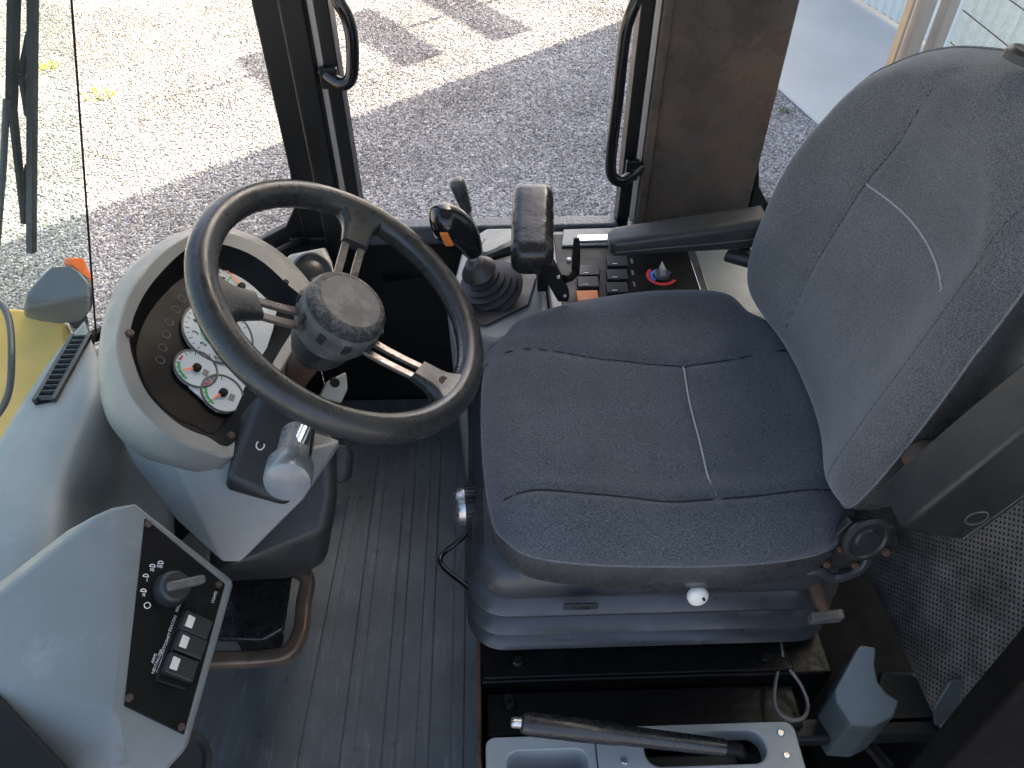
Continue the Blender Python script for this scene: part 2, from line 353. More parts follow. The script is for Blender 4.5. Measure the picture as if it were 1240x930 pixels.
def mat_stone():
    m, t, b = mat_base('gravel_stone'); oi = N(t, 'ShaderNodeObjectInfo').outputs['Random']
    r = N(t, 'ShaderNodeValToRGB'); r.color_ramp.interpolation = 'LINEAR'
    cs = [(0, (.12, .115, .11)), (.25, (.25, .235, .22)), (.5, (.36, .335, .315)), (.72, (.43, .40, .36)), (.88, (.55, .53, .50)), (1, (.70, .69, .67))]
    while len(r.color_ramp.elements) < len(cs): r.color_ramp.elements.new(.5)
    for e, (p, c) in zip(r.color_ramp.elements, cs): e.position = p; e.color = (*c, 1)
    t.links.new(oi, r.inputs[0])
    pos = N(t, 'ShaderNodeNewGeometry').outputs['Position']
    pat = ramp(t, noise_n(t, pos, .9, 4, .6), .36, .62, (.62, .60, .58), (1.0, 1.0, 1.0))
    t.links.new(mixc(t, 1.0, r.outputs[0], pat, 'MULTIPLY'), b.inputs['Base Color']); b.inputs['Roughness'].default_value = .75
    return m
def gravel():
    me = bpy.data.meshes.new('gravel')
    q = [(-5.2, 2.2), (2.9, 2.2), (4.6, 5.2), (4.6, 10.2), (-6.4, 10.2), (-6.4, 5.4)]
    me.from_pydata([(x, y, GZ+.002) for x, y in q], [], [tuple(range(len(q)))])
    o = bpy.data.objects.new('gravel', me); COL.objects.link(o); o['kind'] = 'stuff'
    o['label'] = 'loose mixed grey and pinkish gravel covering the yard'; o['category'] = 'gravel'
    ng = bpy.data.node_groups.new('gravel_scatter', 'GeometryNodeTree')
    ng.interface.new_socket('Geometry', in_out='INPUT', socket_type='NodeSocketGeometry')
    ng.interface.new_socket('Geometry', in_out='OUTPUT', socket_type='NodeSocketGeometry')
    n = ng.nodes; L = ng.links.new
    gi = n.new('NodeGroupInput'); go = n.new('NodeGroupOutput')
    dp = n.new('GeometryNodeDistributePointsOnFaces'); dp.inputs['Density'].default_value = 3700
    ic = n.new('GeometryNodeMeshIcoSphere'); ic.inputs['Radius'].default_value = .0097; ic.inputs['Subdivisions'].default_value = 1
    sp = n.new('GeometryNodeSetPosition'); nz = n.new('ShaderNodeTexNoise'); nz.inputs['Scale'].default_value = 70
    vm = n.new('ShaderNodeVectorMath'); vm.operation = 'MULTIPLY_ADD'; vm.inputs[1].default_value = (.013, .013, .013); vm.inputs[2].default_value = (-.0065, -.0065, -.0065)
    L(nz.outputs['Color'], vm.inputs[0]); L(ic.outputs[0], sp.inputs['Geometry']); L(vm.outputs[0], sp.inputs['Offset'])
    iop = n.new('GeometryNodeInstanceOnPoints')
    rr = n.new('FunctionNodeRandomValue'); rr.data_type = 'FLOAT_VECTOR'; rr.inputs[1].default_value = (6.28, 6.28, 6.28)
    rs = n.new('FunctionNodeRandomValue'); rs.data_type = 'FLOAT_VECTOR'; rs.inputs[0].default_value = (.5, .45, .4); rs.inputs[1].default_value = (1.45, 1.2, 1.0)
    sm = n.new('GeometryNodeSetMaterial'); sm.inputs['Material'].default_value = mat_stone()
    L(gi.outputs[0], dp.inputs['Mesh']); L(dp.outputs['Points'], iop.inputs['Points']); L(sp.outputs[0], sm.inputs['Geometry'])
    L(sm.outputs[0], iop.inputs['Instance']); L(rr.outputs[0], iop.inputs['Rotation']); L(rs.outputs[0], iop.inputs['Scale'])
    L(iop.outputs[0], go.inputs[0])
    md = o.modifiers.new('scatter', 'NODES'); md.node_group = ng
gravel()

# the shed behind the machine: its near wall runs along the slab, its corner throws the long shadow edge
SC = np.array([3.545, 9.746, GZ]); WD = nrm([.165, -.809, 0]); WN = np.array([WD[1], -WD[0], 0])   # WN: out of the wall, towards -x
if WN[0] > 0: WN = -WN
slab_w = 1.77
q0 = SC+WN*slab_w-WD*0; q1 = q0+WD*15; q2 = SC+WD*15
sb = MB().plate([SC-WN*.05+(0, 0, .002), q0+(0, 0, .002), q1+(0, 0, .002), q2-WN*.05+(0, 0, .002)], (0, 0, 1), .03).build('concrete_slab', G['concrete'], bevel=.015)
struct(sb)
shed = thing('shed', 'pale corrugated steel shed wall rising from the concrete slab', 'shed', SC)
SH = 8.2
nsheet = 19; swid = .765
for i in range(nsheet):
    prof = []
    for k in range(6):
        a = i*swid+k*swid/6
        for da, h in ((0, 0), (.055, 0), (.07, .022), (.105, .022), (.1275, 0)): prof.append((a+da, h))
    if i == nsheet-1: prof.append(((i+1)*swid, 0))
    else: prof.append(((i+1)*swid-.002, .0))
    lo = [SC+WD*a+WN*(h+.004*(i % 2))+np.array([0, 0, .06]) for a, h in prof]; hi = [q+np.array([0, 0, SH-.06]) for q in lo]
    MB().loft([lo, hi], False, False, closed=False).build('cladding_sheet', G['clad'], shed, smooth=0)
far = SC-WN*9
MB().plate([SC-WN*.01, far, far+np.array([0, 0, SH]), SC-WN*.01+np.array([0, 0, SH])], -WD, -.08).build('end_wall', G['clad'], shed, smooth=0)
MB().plate([SC+WN*.03-WD*.02+(0, 0, SH), SC+WD*14.6+WN*.03+(0, 0, SH), SC+WD*14.6-WN*9+(0, 0, SH+.4), far-WD*.02+np.array([0, 0, SH+.4])], (0, 0, 1), .1).build('roof', G['clad'], shed, smooth=0)
# an assumed, unseen post with cross boards, shaped to throw the shadow bars on the gravel
mb_ = np.array([-2.45, 6.41, GZ]); az = np.array([SD[0], SD[1], 0])/math.cos(SUN_EL)
base = mb_+az*7.0; mast = thing('assumed_board_post', 'assumed unseen post with three cross boards casting shadows on the gravel', 'post', base)
te = math.tan(SUN_EL)
MB().tube([base, base+(0, 0, 7.0*te)], .028, 10).build('post', G['steel'], mast)
for (u, v), l in (((466, 44), 1.45), ((566, 14), 1.6), ((335, 85), .95)):
    gpt = P(u, v, z=GZ); t_ = (gpt-mb_)@az; side = gpt-mb_-az*t_
    c = mb_+az*7.0+side+np.array([0, 0, (7.0-t_)*te])
    MB().box(c, (l, .03, .36), (nrm([.55, -.83, 0]), nrm([.83, .55, 0]), (0, 0, 1))).build('cross_board', G['clad'], mast, smooth=0)
# weeds
def tuft(p, label, n=26, r=.09, h=.05):
    mb = MB()
    for i in range(n):
        a = random.uniform(0, 6.28); d = random.uniform(0, r); b = np.array([p[0]+d*math.cos(a), p[1]+d*math.sin(a), GZ+.01]); e = np.array([math.cos(a+1.5), math.sin(a+1.5), 0])*.006
        tip = b+np.array([math.cos(a)*.04, math.sin(a)*.04, random.uniform(.4, 1)*h]); mid = (b+tip)/2+(0, 0, .01)
        mb.add([b-e, b+e, mid+e*.8, tip, mid-e*.8], [(0, 1, 2, 3, 4)])
    o = tag(mb.build('weed_tuft', G['leaf'], smooth=0, off=(p[0], p[1], GZ), fix=False), label, 'weed'); o['kind'] = 'stuff'
G['leaf'] = pm('weed_leaf', (.10, .16, .035), .6, bump=0); G['leafy'] = pm('yellow_weed_leaf', (.55, .52, .04), .6, bump=0)
tuft(P(948, 137, z=GZ), 'small green weed growing beside the concrete slab', 12, .05, .03)
G['leaf'] = G['leafy']
tuft(P(60, 84, z=GZ), 'yellow green weed in the sunlit gravel behind the wiper', 30, .1, .03)
tuft(P(120, 117, z=GZ), 'yellow green weed in the sunlit gravel just right of the glass edge', 30, .12, .03)

# front of the machine seen through the windscreen
fr = thing('front_frame', 'yellow painted front frame of the loader beyond the windscreen', 'loader frame', (-1.1, .9, .0))
MB().hull([P(0, 372, z=.22), P(72, 378, z=.22), P(85, 400, z=.18), P(84, 452, z=.1), P(-160, 372, z=.22), P(-160, 452, z=.1), P(0, 448, z=.14),
           (-1.8, 1.5, -.3), (-.95, 1.3, -.3), (-.95, .95, -.3), (-1.8, .95, -.3)]).build('top_plate', G['yellow'], fr, bevel=.012)
MB().hull([P(-120, 425, z=.04), P(30, 432, z=.08), P(66, 440, z=.06), P(60, 520, z=0), P(0, 580, z=-.05), P(-160, 560, z=0), P(58, 470, z=-.3), P(-120, 425, z=-.3), P(0, 580, z=-.3), (-1.9, .9, -.3), (-1.0, .9, -.3), (-1.0, .6, -.3), (-1.9, .6, -.3)]).build('boom_arm', G['yellow'], fr, bevel=.01)
MB().bb(-2.4, -.80, .2, 1.55, -1.2, -.30).build('chassis', G['black'], fr, bevel=.02)
MB().tube(smooth_path([P(-30, 350, z=.3), P(6, 375, z=.3), P(14, 430, z=.28), P(5, 490, z=.2), P(-40, 540, z=.1)]), .007, 10).build('hydraulic_hose', G['rubber'], fr)
lp = thing('work_lamp', 'grey work lamp with an orange indicator lens on the front frame', 'lamp', P(75, 390, z=.2))
LZ = .30
MB().hull([P(28, 375, z=LZ-.03), P(32, 352, z=LZ), P(58, 322, z=LZ+.05), P(86, 320, z=LZ+.05), P(108, 334, z=LZ+.02), P(116, 355, z=LZ), P(112, 378, z=LZ-.05), P(100, 390, z=LZ-.08), P(28, 385, z=LZ-.10), P(60, 395, z=LZ-.12)]).build('shell', G['lampgrey'], lp, bevel=.012, bseg=3)
MB().hull([P(76, 318, z=LZ+.05), P(80, 312, z=LZ+.06), P(101, 312, z=LZ+.05), P(109, 330, z=LZ+.02), P(114, 346, z=LZ), P(106, 340, z=LZ-.01), P(98, 322, z=LZ+.03), P(88, 330, z=LZ-.02)]).build('indicator_lens', G['lens'], lp, bevel=.004)
MB().tube([P(95, 388, z=.2), P(98, 400, z=.02)], .02, 10).build('bracket', G['black'], lp)

# ------------------------------------------------------------------ the cab
cab = thing('loader_cab', 'black steel loader cab with glazed front corner and open right doorway', 'cab', (0.1, .7, -.06))
B = lambda x0, x1, y0, y1, z0, z1: MB().bb(x0, x1, y0, y1, z0, z1)
YD = 1.28
B(-.78, 1.0, .02, YD+.06, -.08, -.012).build('floor_pan', G['void'], cab)
B(-.668, -.640, .02, .90, -.011, .500).build('firewall', G['matt'], cab)
MB().plate([(-.640, .90, -.011), (-.405, YD+.03, -.011), (-.405, YD+.03, .42), (-.620, .93, .48), (-.640, .90, .48)], (-.75, .65, 0), .02).build('corner_wall', G['matt'], cab, smooth=0)
# right doorway sill and lower wall
B(-.2465, .2445, YD-.022, YD+.012, .455, .497).build('door_sill', G['sill'], cab, bevel=.006)
B(-.40, .76, YD+.012, YD+.045, -.01, .454).build('lower_side_wall', G['black'], cab, bevel=.004)
# front right pillar, made of pressed strips
pz0, pz1 = .44, 1.6
def flare(pts_u, y0, y1, nm, mat): pass
B(-.372, -.326, YD+.020, YD+.05, pz0, pz1).build('pillar_flange', G['black'], cab, bevel=.003)
ap = B(-.325, -.283, YD-.010, YD+.05, pz0-.03, pz1).build('front_pillar', G['black'], cab, bevel=.006)
B(-.282, -.271, YD+.004, YD+.03, .50, pz1).build('pillar_edge_strip', G['seal'], cab, bevel=.002)  # sunlit pillar edge, made as a paler strip
B(-.270, -.247, YD-.002, YD+.045, pz0, pz1).build('door_jamb', G['black'], cab, bevel=.003)
MB().plate([(-.470, YD+.022, .44), (-.405, YD+.022, .475), (-.378, YD+.022, .52), (-.372, YD+.022, .60), (-.327, YD+.022, .60), (-.327, YD+.022, .40), (-.47, YD+.022, .40)], (0, 1, 0), .02).build('pillar_gusset', G['black'], cab, bevel=.003)
# rear right pillar: worn plate, jamb and edge strips
MB().bb(.297, .500, YD+.004, YD+.03, .47, 1.6).build('rear_pillar_plate', G['pillarw'], cab, bevel=.004)
B(.279, .296, YD-.012, YD+.05, .46, 1.6).build('pillar_lip', G['pillarw'], cab, bevel=.004)
B(.268, .278, YD-.002, YD+.03, .49, 1.6).build('pillar_edge_strip', G['seal'], cab, bevel=.002)
B(.245, .267, YD, YD+.045, .46, 1.6).build('door_jamb', G['black'], cab, bevel=.003)
MB().plate([(.501, YD+.006, .60), (.512, YD+.006, .555), (.535, YD+.006, .52), (.60, YD+.006, .495), (.687, YD+.006, .49), (.687, YD+.006, .44), (.501, YD+.006, .44)], (0, 1, 0), .03).build('rear_window_frame', G['black'], cab, bevel=.004)
# grab handles
def handle(pts, r, lab):
    o = MB().tube(smooth_path(pts, 5), r, 12).build('grab_handle', G['blackgloss'], cab); return o
ph = lambda u, v, y: P(u, v, y=y)
handle([ph(384, -60, YD), ph(400, -28, YD-.02), ph(409, 0, YD-.03), ph(420, 20, YD-.03), ph(426, 45, YD-.03), ph(427, 80, YD-.03), ph(424, 96, YD-.03), ph(416, 102, YD-.03), ph(406, 98, YD-.02), ph(390, 86, YD)], .0105, '')
B(-.278, -.248, YD-.016, YD-.003, .765, .80).build('handle_foot', G['black'], cab, bevel=.003)
handle([ph(792, -60, YD), ph(776, -30, YD-.02), ph(770, 0, YD-.03), ph(757, 40, YD-.03), ph(748, 120, YD-.03), ph(740, 190, YD-.03), ph(741, 212, YD-.03), ph(751, 220, YD-.03), ph(765, 212, YD-.02), ph(778, 200, YD)], .0100, '')
B(.248, .272, YD-.016, YD-.003, .585, .625).build('handle_foot', G['black'], cab, bevel=.003)
# glazing: windscreen, corner pane, side and rear panes
wb = np.array([-.628, .925, .535]); wt = wb+np.array([.115, .082, .45])*2.36
wl = np.array([-.66, .10, .535]); wlt = np.array([-.40, .10, wt[2]])
MB().plate([wb, wl, wlt, wt], (1, 0, .2), .005).build('windscreen', G['screen'], cab, smooth=0)
pa = np.array([-.368, YD+.03, .45]); pat = np.array([-.368, YD+.03, wt[2]])
MB().plate([wb+(.004, .006, 0), pa, pat, wt+(.004, .006, 0)], (.6, .8, 0), .005).build('corner_pane', G['glass'], cab, smooth=0)
MB().tube([wb+(.002, .003, -.02), wt+(.002, .003, 0)], .0016, 8).build('glass_edge_seal', G['matt'], cab)
MB().tube([wb+(.005, 0, -.004), (wb+wl)/2+(.005, 0, -.004), wl+(.005, 0, -.004)], .007, 8).build('windscreen_seal', G['matt'], cab)
MB().tube([wb+(.0, .0, -.01), pa+(0, -.02, .0)], .010, 8).build('corner_seal', G['matt'], cab)
# roof and rear frame (above and behind the view, they keep the sky out as in the real cab)
B(-.50, .85, -.05, YD+.12, 1.61, 1.68).build('roof', G['black'], cab, bevel=.02)
B(-.48, .83, -.03, YD+.02, 1.585, 1.608).build('roof_liner', G['liner'], cab, bevel=.01)
MB().plate([(.503, YD+.02, .50), (.687, YD+.02, .50), (.687, YD+.02, 1.60), (.503, YD+.02, 1.60)], (0, 1, 0), .005).build('side_pane', G['glass'], cab, smooth=0)
B(.688, .693, YD+.012, YD+.035, .44, 1.6).build('rear_corner_strip', G['lit_edge'], cab, bevel=.002)
B(.704, .722, YD+.0, YD+.035, .44, 1.6).build('rear_post', G['post'], cab, bevel=.004)
B(.735, .754, YD-.01, YD+.02, .44, 1.6).build('rear_post', G['post'], cab, bevel=.004)
MB().plate([(.760, YD-.01, .62), (.760, .12, .62), (.760, .12, 1.6), (.760, YD-.01, 1.6)], (1, 0, 0), .005).build('rear_pane', G['rearglass'], cab, smooth=0)
for k in range(14):
    z_ = .68+k*.05
    MB().tube([(.758, YD-.015, z_), (.758, .14, z_)], .0009, 5).build('heater_wire', G['rust'], cab)
# rear bulkhead trim, perforated and leaning back
bh = MB(); uvs = []
nu, nv = 24, 14
for j in range(nv+1):
    for i in range(nu+1):
        y_ = .20+i/nu*(YD-.20); t_ = j/nv
        x_ = .640+.110*t_+.012*math.sin(y_*5+t_*2); bh.v.append((x_, y_, .15+.50*t_)); uvs.append((y_, t_*.52))
for j in range(nv):
    for i in range(nu):
        a = j*(nu+1)+i; bh.f.append((a, a+1, a+nu+2, a+nu+1))
bo = bh.build('rear_trim_panel', G['perf'], cab, smooth=60, fix=False)
ul = bo.data.uv_layers.new(name='UVMap')
for lpi in bo.data.loops: ul.data[lpi.index].uv = uvs[lpi.vertex_index]
B(.50, .80, .10, YD, -.01, .02).build('rear_floor_box', G['void'], cab, bevel=.01)
# near left door post, close to the photographer
MB().plate([P(1255, 735, y=.27), P(1170, 838, y=.27), P(1085, 945, y=.27), P(1090, 1050, y=.27), P(1400, 1050, y=.27), P(1400, 600, y=.27)], (0, 1, 0), -.03).build('left_door_post', G['postblk'], cab, bevel=.004)
# black lower left screen pillar, bottom left corner
MB().hull([P(-3, 838, z=.62), P(38, 880, z=.62), P(90, 938, z=.62), P(-120, 838, z=.62), P(-120, 1000, z=.62), P(60, 1000, z=.62), P(-3, 838, z=.5), P(90, 938, z=.5), P(-120, 1000, z=.5)]).build('left_pillar_foot', G['matt'], cab, bevel=.004)

# floor mat with raised ribs
fm = thing('floor_mat', 'dark ribbed rubber floor mat with scuffs and grit', 'floor mat', (-.35, .7, 0))
B(-.74, -.036, .05, YD+.005, -.0118, 0).build('mat_sheet', G['mat'], fm)
for (u0, v0), (u1, v1), wd in (((560, 533), (553, 930), .026), ((529, 533), (510, 930), .026), ((500, 533), (469, 930), .026), ((464, 552), (418, 930), .026), ((428, 600), (366, 930), .024)):
    a = P(u0, v0, z=.0014); b = P(u1, v1, z=.0014); d = nrm(b-a); b = b+d*.3; s_ = np.cross(d, (0, 0, 1))
    ring = lambda q: [q-s_*wd*.56-(0, 0, .003), q-s_*wd*.36+(0, 0, .0004), q+s_*wd*.36+(0, 0, .0004), q+s_*wd*.56-(0, 0, .003)]
    MB().loft([ring(a+d*k*(np.linalg.norm(b-a))/12) for k in range(13)]).build('mat_rib', G['mat'], fm, smooth=50, bevel=.001)

# ------------------------------------------------------------------ dashboard
dash = thing('dashboard', 'grey moulded dashboard with a dark vent strip under the windscreen', 'dashboard', (-.55, .5, 0))
def grid_surface(rows, nsub=5):
    # rows: list of rows of 3-D control points; Catmull-Rom both ways
    R1 = [smooth_path(r, nsub) for r in rows]; cols = list(zip(*R1)); C1 = [smooth_path(list(c), nsub) for c in cols]
    mb = MB(); nr, nc = len(C1[0]), len(C1)
    mb.v = [tuple(C1[j][i]) for i in range(nr) for j in range(nc)]
    mb.f = [(i*nc+j, i*nc+j+1, (i+1)*nc+j+1, (i+1)*nc+j) for i in range(nr-1) for j in range(nc-1)]; return mb
rows = [
 [P(106, 396, z=.545), P(112, 420, z=.545), P(118, 450, z=.54), P(135, 470, z=.52), P(160, 480, z=.46), P(200, 480, z=.40)],
 [P(72, 436, z=.545), P(95, 460, z=.55), P(112, 492, z=.55), P(128, 515, z=.52), P(150, 530, z=.46), P(200, 520, z=.40)],
 [P(36, 490, z=.545), P(66, 515, z=.555), P(90, 545, z=.555), P(112, 565, z=.525), P(150, 575, z=.46), P(205, 570, z=.40)],
 [P(4, 545, z=.545), P(36, 570, z=.56), P(70, 595, z=.565), P(88, 610, z=.54), P(130, 620, z=.47), P(205, 625, z=.40)],
 [P(-40, 620, z=.545), P(0, 640, z=.57), P(50, 655, z=.58), P(80, 660, z=.56), P(130, 680, z=.48), P(205, 700, z=.40)],
 [P(-130, 760, z=.545), P(-80, 780, z=.57), P(0, 790, z=.58), P(60, 800, z=.56), P(130, 800, z=.48), P(205, 800, z=.40)]]
ds = grid_surface(rows).build('dash_top', G['grey'], dash, smooth=60, fix=False)
sm_ = ds.modifiers.new('thick', 'SOLIDIFY'); sm_.thickness = .012; sm_.offset = -1
MB().hull([P(0, 598, z=.575), P(9, 600, z=.575), P(4, 612, z=.575), P(-10, 616, z=.575), P(0, 598, z=.56), P(9, 600, z=.56), P(4, 614, z=.56), P(-12, 616, z=.56)]).build('dash_clip', G['matt'], dash, bevel=.002)
# vent strip with louvres
va, vb = P(99, 405, z=.560), P(53, 486, z=.568); vd = nrm(vb-va); vs = nrm(np.cross((0, 0, 1), vd)); vn = np.cross(vd, vs); VL = np.linalg.norm(vb-va)
if vn[2] < 0: vn = -vn
vent = MB().box((va+vb)/2-vn*.009, (VL, .032, .012), (vd, vs, vn)).build('vent_body', G['matt'], dash, bevel=.003)
for s_ in (-1, 1): MB().box((va+vb)/2+vs*s_*.0125, (VL, .007, .008), (vd, vs, vn)).build('vent_rail', G['dkplastic'], vent, bevel=.002)
for k in range(13):
    c = va+vd*VL*(k+.6)/13.2
    MB().box(c+vn*.0005, (.0034, .0185, .006), (nrm(vd+vn*.4), vs, nrm(vn-vd*.4))).build('vent_slat', G['dkplastic'], vent)
# switch pod, facing the driver
pA, pB, pC, pD = P(175, 628, z=.660), P(272, 708, z=.585), P(222, 890, z=.540), P(150, 855, z=.612)
pn = nrm(np.cross(pB-pA, pD-pA)); pn = pn if pn[0] > 0 else -pn
pc = (pA+pB+pC+pD)/4
podc = [PL(u, v, pc, pn) for u, v in ((163, 608), (284, 704), (228, 905), (136, 868))]
hid = [P(85, 640, z=.655), P(58, 662, z=.64), P(0, 705, z=.63), P(-90, 790, z=.63), P(-20, 850, z=.60), P(60, 945, z=.58), P(150, 990, z=.55), P(0, 705, z=.50), P(150, 700, z=.42), P(215, 740, z=.42),
       P(240, 700, z=.45), P(190, 930, z=.45), P(60, 990, z=.45), P(118, 622, z=.668), P(140, 612, z=.672), P(100, 930, z=.585)]
hid = [q-pn*max(0, (q-pc)@pn+.006) for q in hid]
pod = thing('switch_pod', 'grey switch pod with a black lamp switch panel facing the seat', 'switch pod', pc-np.array([0, 0, .2]))
MB().hull(podc+hid).build('pod_shell', G['grey'], pod, bevel=.011, bseg=5)
pr = nrm((pA-pD)+(pB-pC)); pr = nrm(pr-pn*(pr@pn)); pu = np.cross(pn, pr)     # pr: driver's right along the panel; pu: up the panel
face = [PL(u, v, pc, pn) for u, v in ((175, 628), (272, 708), (222, 890), (150, 855))]
pan = MB().plate([q-pn*.004 for q in face], pn, .0062).build('switch_panel', G['panel'], pod, bevel=.0008)
pq = lambda u, v, h=.0028: PL(u, v, pc, pn)+pn*h
for u, v in ((178, 636), (263, 709), (218, 881), (155, 846)): bolt(pod, pq(u, v, .002), pn, .0036, .003, G['screw'], 'screw', False)
# rotary switch
kc = pq(205, 715)
knob = MB().lathe([(.0185, -.001), (.018, .006), (.0165, .013), (.014, .016)], kc, pn, 28).build('rotary_knob', G['dkplastic'], pod, bevel=.001)
kd = nrm(pq(232, 709)-pq(205, 715))
MB().box(kc+pn*.017+kd*.008, (.040, .009, .012), (kd, np.cross(pn, kd), pn)).build('knob_grip', G['hub'], knob, bevel=.003)
# icons round the knob
def ring_path(o, r, e1, e2, a0=0, a1=360, n=16): return [o+r*(math.cos(math.radians(a0+(a1-a0)*k/n))*e1+math.sin(math.radians(a0+(a1-a0)*k/n))*e2) for k in range(n+1)]
def icon(u, v, kind):
    o = pq(u, v, .0027); s = .0030
    mb = MB()
    if kind == 0: mb.tube(ring_path(o, s, pr, pu), .0005, 5)
    else:
        mb.tube([o+pr*s*.2+pu*s*.9, o+pr*s*.2-pu*s*.9], .0005, 5); mb.tube(ring_path(o+pr*s*.2, s*.9, pr, pu, -90, 90, 8), .0005, 5)
        for k in range(-1, kind-1): mb.tube([o-pr*s*.3+pu*s*.5*k, o-pr*s*1.3+pu*s*(.5*k-.2)], .0004, 5)
    mb.build('icon', G['white'], pan, smooth=60)
icon(177, 734, 0); icon(172, 718, 2); icon(175, 700, 1); icon(183, 688, 3); icon(193, 684, 4)
# rocker switches in their black frame
rc = [pq(211, 812), pq(222, 786), pq(229, 762)]
rl3 = np.linalg.norm(rc[2]-rc[0])/2; rd = nrm(rc[2]-rc[0]); ru = np.cross(pn, rd)
MB().box(pq(221, 786, .003), (rl3*3.6, .034, .006), (rd, ru, pn)).build('switch_frame', G['matt'], pan, bevel=.003)
for i, q in enumerate(rc):
    rk = MB().hull([q+rd*a*rl3*.47+ru*b*.0155+pn*h for a in (-1, 1) for b, h in ((-1, .006), (-1, .014), (0, .011), (1, .017), (1, .006))]).build('rocker_switch', G['dkplastic'], pod, bevel=.0015)
    lq = q+pn*.0145+ru*.003
    MB().box(lq, (rl3*.55, .019, .002), (rd, nrm(ru+pn*.3), nrm(pn-ru*.3))).build('switch_lens', G['ivory'], rk, bevel=.0005)
MB().box(pq(236, 733, .003), (rl3*1.0, .026, .004), (rd, ru, pn)).build('switch_blank', G['matt'], pan, bevel=.002)
for s_, u, v, z_ in (('HAZARD', 216, 732, .0042), ('BEACON', 207.5, 756, .0042), ('AUTOSHIFT', 199.5, 780, .0042), ('ARMS', 185, 798, .0038), ('NEUTRALIZER', 189, 801.5, .0038), ('OVERRIDE', 193, 805, .0038)):
    text(pan, s_, pq(u, v, .0024), rd, ru, z_, G['white'])
for q in (pq(258, 724, .0024),): text(pan, 'LIGHTS', q, rd, ru, .004, G['white'])
# round socket at the pod's foot
fs = P(215, 925, z=.47)
MB().lathe([(.034, -.02), (.034, .004), (.028, .008), (.024, .002), (.012, .0)], fs, (.35, -.1, .9), 28).build('vent_nozzle', G['dkplastic'], pod)

# ------------------------------------------------------------------ instrument binnacle
bo_ = np.array([-.36, .76, .63]); er, eu, en = frame_from((.85, -.1, 1))
bq = lambda u, v, h=0.: PL(u, v, bo_+en*h, en)
loc = lambda a, b, h=0.: bo_+er*a+eu*b+en*h
bn = thing('instrument_binnacle', 'warm grey round instrument binnacle with white gauges behind the steering wheel', 'binnacle', (-.38, .76, .3))
inner = [bq(*q) for q in ((157, 405), (170, 365), (195, 330), (230, 300), (268, 296), (310, 312), (345, 342), (368, 372), (330, 440), (285, 534), (250, 528), (215, 512), (180, 478), (163, 440))]
outer = [bq(*q, .004) for q in ((141, 408), (155, 358), (183, 318), (224, 287), (268, 280), (322, 300), (360, 335), (385, 372), (342, 445), (292, 546), (246, 546), (205, 528), (166, 490), (147, 450))]
low = [bq(u, v, -.045) for u, v in ((119, 428), (132, 364), (165, 315), (216, 282), (270, 274), (330, 298), (378, 345), (400, 395), (356, 462), (294, 560), (240, 572), (182, 548), (142, 510), (124, 472))]
def ringsmooth(r): return smooth_path(r, 4, True)
ri, ro_, rl = map(ringsmooth, (inner, outer, low))
cen = sum(inner)/len(inner)
deep = [cen+(q-cen)*.80-en*.035 for q in ri]; lip = [.5*(a+b)+en*.007 for a, b in zip(ri, ro_)]
rl2 = [cen+(q-cen)*.80-en*.08 for q in rl]
mid = [.5*(a+b)+nrm(.5*(a+b)-cen)*.004 for a, b in zip(ro_, rl)]
nq = [a*.93+b*.07 for a, b in zip(ro_, rl)]
MB().loft([rl2, rl, mid, nq, ro_, ri], True, False).build('hood', G['binn'], bn, smooth=28, bevel=.0025, bseg=3)
MB().loft([[q+en*.0005 for q in ri], [cen+(q-cen)*.97-en*.014 for q in ri], deep], False, False).build('recess_wall', G['matt'], bn, smooth=50)
MB().plate([q+en*.001 for q in deep], en, -.004).build('cluster_plate', G['panel'], bn, smooth=0)
